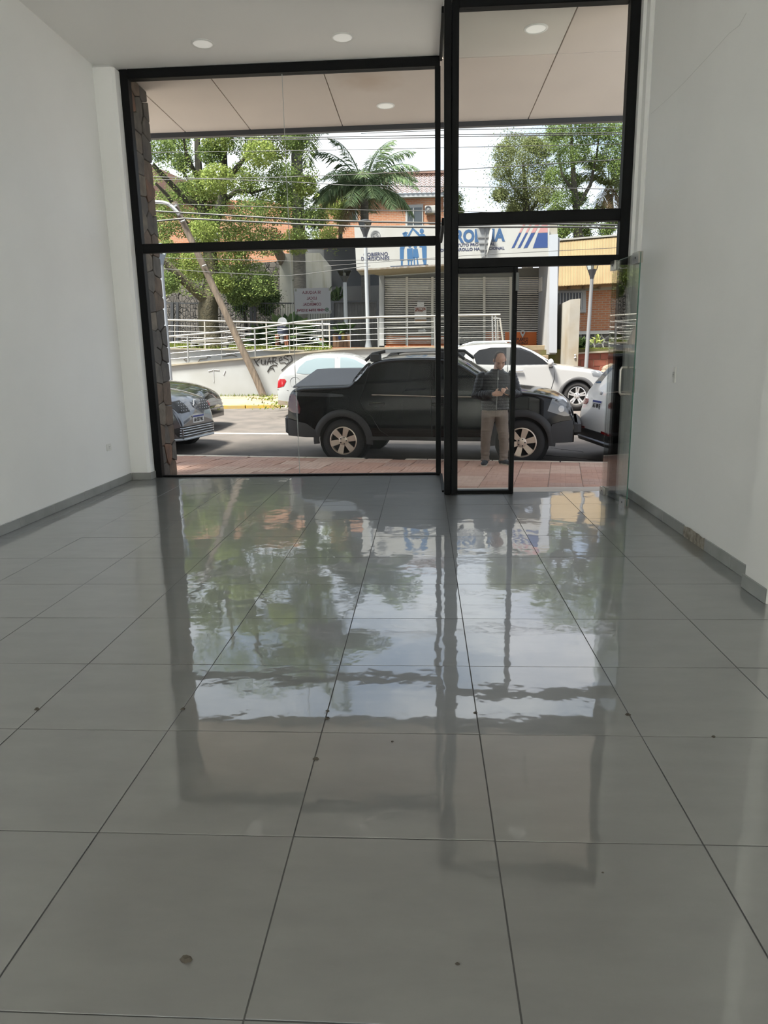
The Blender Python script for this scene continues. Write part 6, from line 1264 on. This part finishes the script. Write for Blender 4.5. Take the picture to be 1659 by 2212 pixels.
# quilted jacket
b = MB()
oval(b, [(.0, .0, .795, .192, .135), (.0, .0, .84, .192, .135), (.0, -.005, .95, .197, .142), (.01, -.005, 1.08, .206, .140), (.02, 0, 1.17, .228, .130), (.02, .005, 1.235, .238, .116), (.022, .008, 1.285, .18, .10), (.024, .01, 1.32, .11, .09), (.025, .01, 1.35, .085, .085)], 28)
for s_, e_, w_ in ((SHL, ELL, WRL), (SHR, ELR, WRR)):
    b.tube([s_+Vector((-.06 if s_.x < 0 else -.02, 0, .0))*0+Vector((.04 if s_.x < 0 else -.04, 0, .01)), s_, s_.lerp(e_, .5), e_, e_.lerp(w_, .35), e_.lerp(w_, .75), w_+(e_-w_).normalized()*.005], [.075, .079, .076, .072, .067, .058, .047], 16)
me = remesh(b, .0075, 4)
def quilt(me):
    n_ = []
    for v in me.vertices:
        p = v.co; s_ = p.z/.046; best = None
        for e_, w_ in ((ELL, WRL), (ELR, WRR)):
            d = w_-e_; t_ = (p-e_).dot(d)/d.length_squared; q = e_+d*max(0, min(1, t_)); dd = (p-q).length
            if t_ > .02 and dd < .085 and p.y < -.035 and (abs(p.x-.03) > .10 or p.y < -.155): best = t_*d.length/.042
        if best is not None: s_ = best
        g = abs((s_ % 1)-.5)*2; amp = .0065*(1-max(0, (g-.62)/.38)**2*1.6)
        amp += .004*noise.noise(p*14)+.0022*noise.noise(p*38); n_.append(v.normal*amp)
    for v, d in zip(me.vertices, n_): v.co += d
    me.update()
quilt(me); part('jacket', me, jack, man)
b = MB(); b.lathe([(.098, 0), (.092, .03), (.086, .062), (.076, .066), (.074, .03), (.08, 0)], (.028, .0, 1.30), n=28, caps=False); part('collar', remesh(b, .006, 2), jack, man)
MB().tube([(.028, -.098, 1.34), (.024, -.128, 1.24), (.02, -.146, 1.10), (.012, -.150, .95), (.005, -.146, .80)], .006, 6).build('zip', mat('zip_grey', (.10, .10, .105), .4), man, True, local=True)
MB().tube([(.026, -.132, 1.245), (.026, -.137, 1.215)], .006, 6).build('zip_pull', mat('zip_silver', (.35, .35, .35), .35), man, True, local=True)
# trousers
b = MB(); oval(b, [(0, .0, .70, .165, .110), (0, .0, .76, .176, .118), (0, .0, .84, .178, .120), (0, 0, .90, .17, .115)], 24)
for sx, fx in ((-.085, -.128), (.086, .138)): b.tube([(sx, 0, .80), (sx*1.08, -.003, .70), (sx*1.2, -.008, .58), ((sx*1.25+fx)/2, -.014, .46), (fx*.99, -.004, .33), (fx, .01, .20), (fx, .012, .11), (fx, .004, .055)], [.098, .099, .090, .079, .070, .064, .060, .063], 18)
me = remesh(b, .0075, 4)
for v in me.vertices:
    p = v.co; k = .0035+.010*max(0, 1-abs(p.z-.12)/.16)+.006*max(0, 1-abs(p.z-.44)/.12); v.co += v.normal*k*noise.noise(Vector((p.x*9, p.y*9, p.z*34)))
me.update(); part('trousers', me, trs, man)
MB().tube([(0, -.118, .80), (0, -.116, .74), (0, -.09, .68)], .004, 6).build('fly_seam', mat('trouser_seam', (.10, .075, .06), .8), man, True, local=True)
for fx, a in ((-.128, -.22), (.138, .62)):
    ca, sa = math.cos(a), math.sin(a)
    def fr(x, y, z): return (fx+x*ca-y*sa, x*sa+y*ca, z)
    b = MB()
    for (cx, cy, cz, r, s_) in ((0, .045, .045, .05, (.85, 1.0, .95)), (0, -.03, .045, .055, (.82, 1.25, .72)), (0, -.125, .038, .052, (.88, 1.15, .62)), (0, .02, .075, .042, (.95, 1.2, .9))):
        t_ = MB().ball((0, 0, 0), r, 16, 10, s_); b.add([fr(v[0]+cx, v[1]+cy, max(.012, v[2]+cz)) for v in t_.v], t_.f)
    sh = part('shoe', remesh(b, .0055, 3), shoe_m, man)
    ol = [(.040*math.cos(t_)*(1.05 if math.sin(t_) < 0 else .95), -.045+.135*math.sin(t_)) for t_ in [2*math.pi*i/28 for i in range(28)]]
    V = [fr(x, y, 0.0) for x, y in ol]+[fr(x*1.06, y*1.02, .020) for x, y in ol]; n = 28
    MB().add(V, [tuple(reversed(range(n))), tuple(range(n, 2*n))]+[(i, (i+1) % n, n+(i+1) % n, n+i) for i in range(n)]).build('sole', sole_m, sh, 30, local=True)
    for k in range(4): MB().tube([fr(-.022, -.035-k*.022, .083-k*.007), fr(.022, -.035-k*.022, .083-k*.007)], .003, 5).build('lace', mat('lace_grey', (.10, .11, .12), .7), sh, True, local=True)
# phone in his hands
ph = thing('mobile_phone', 'dark mobile phone held in the hands of the man', 'phone', (fpos.x+PH.x, fpos.y+PH.y, man.location.z+PH.z))
pr_ = Matrix.Rotation(math.radians(-38), 4, 'X') @ Matrix.Rotation(math.radians(-62), 4, 'Y')
b = MB().bbox(-.036, .036, -.0045, .0045, -.075, .075, .003); MB().add([pr_ @ Vector(v) for v in b.v], b.f).build('case', mat('phone_case', (.015, .015, .017), .35), ph, 30, local=True)
b = MB().box(-.033, .033, .0046, .0052, -.071, .071); MB().add([pr_ @ Vector(v) for v in b.v], b.f).build('screen', mat('phone_screen', (.03, .035, .045), .08), ph, local=True)
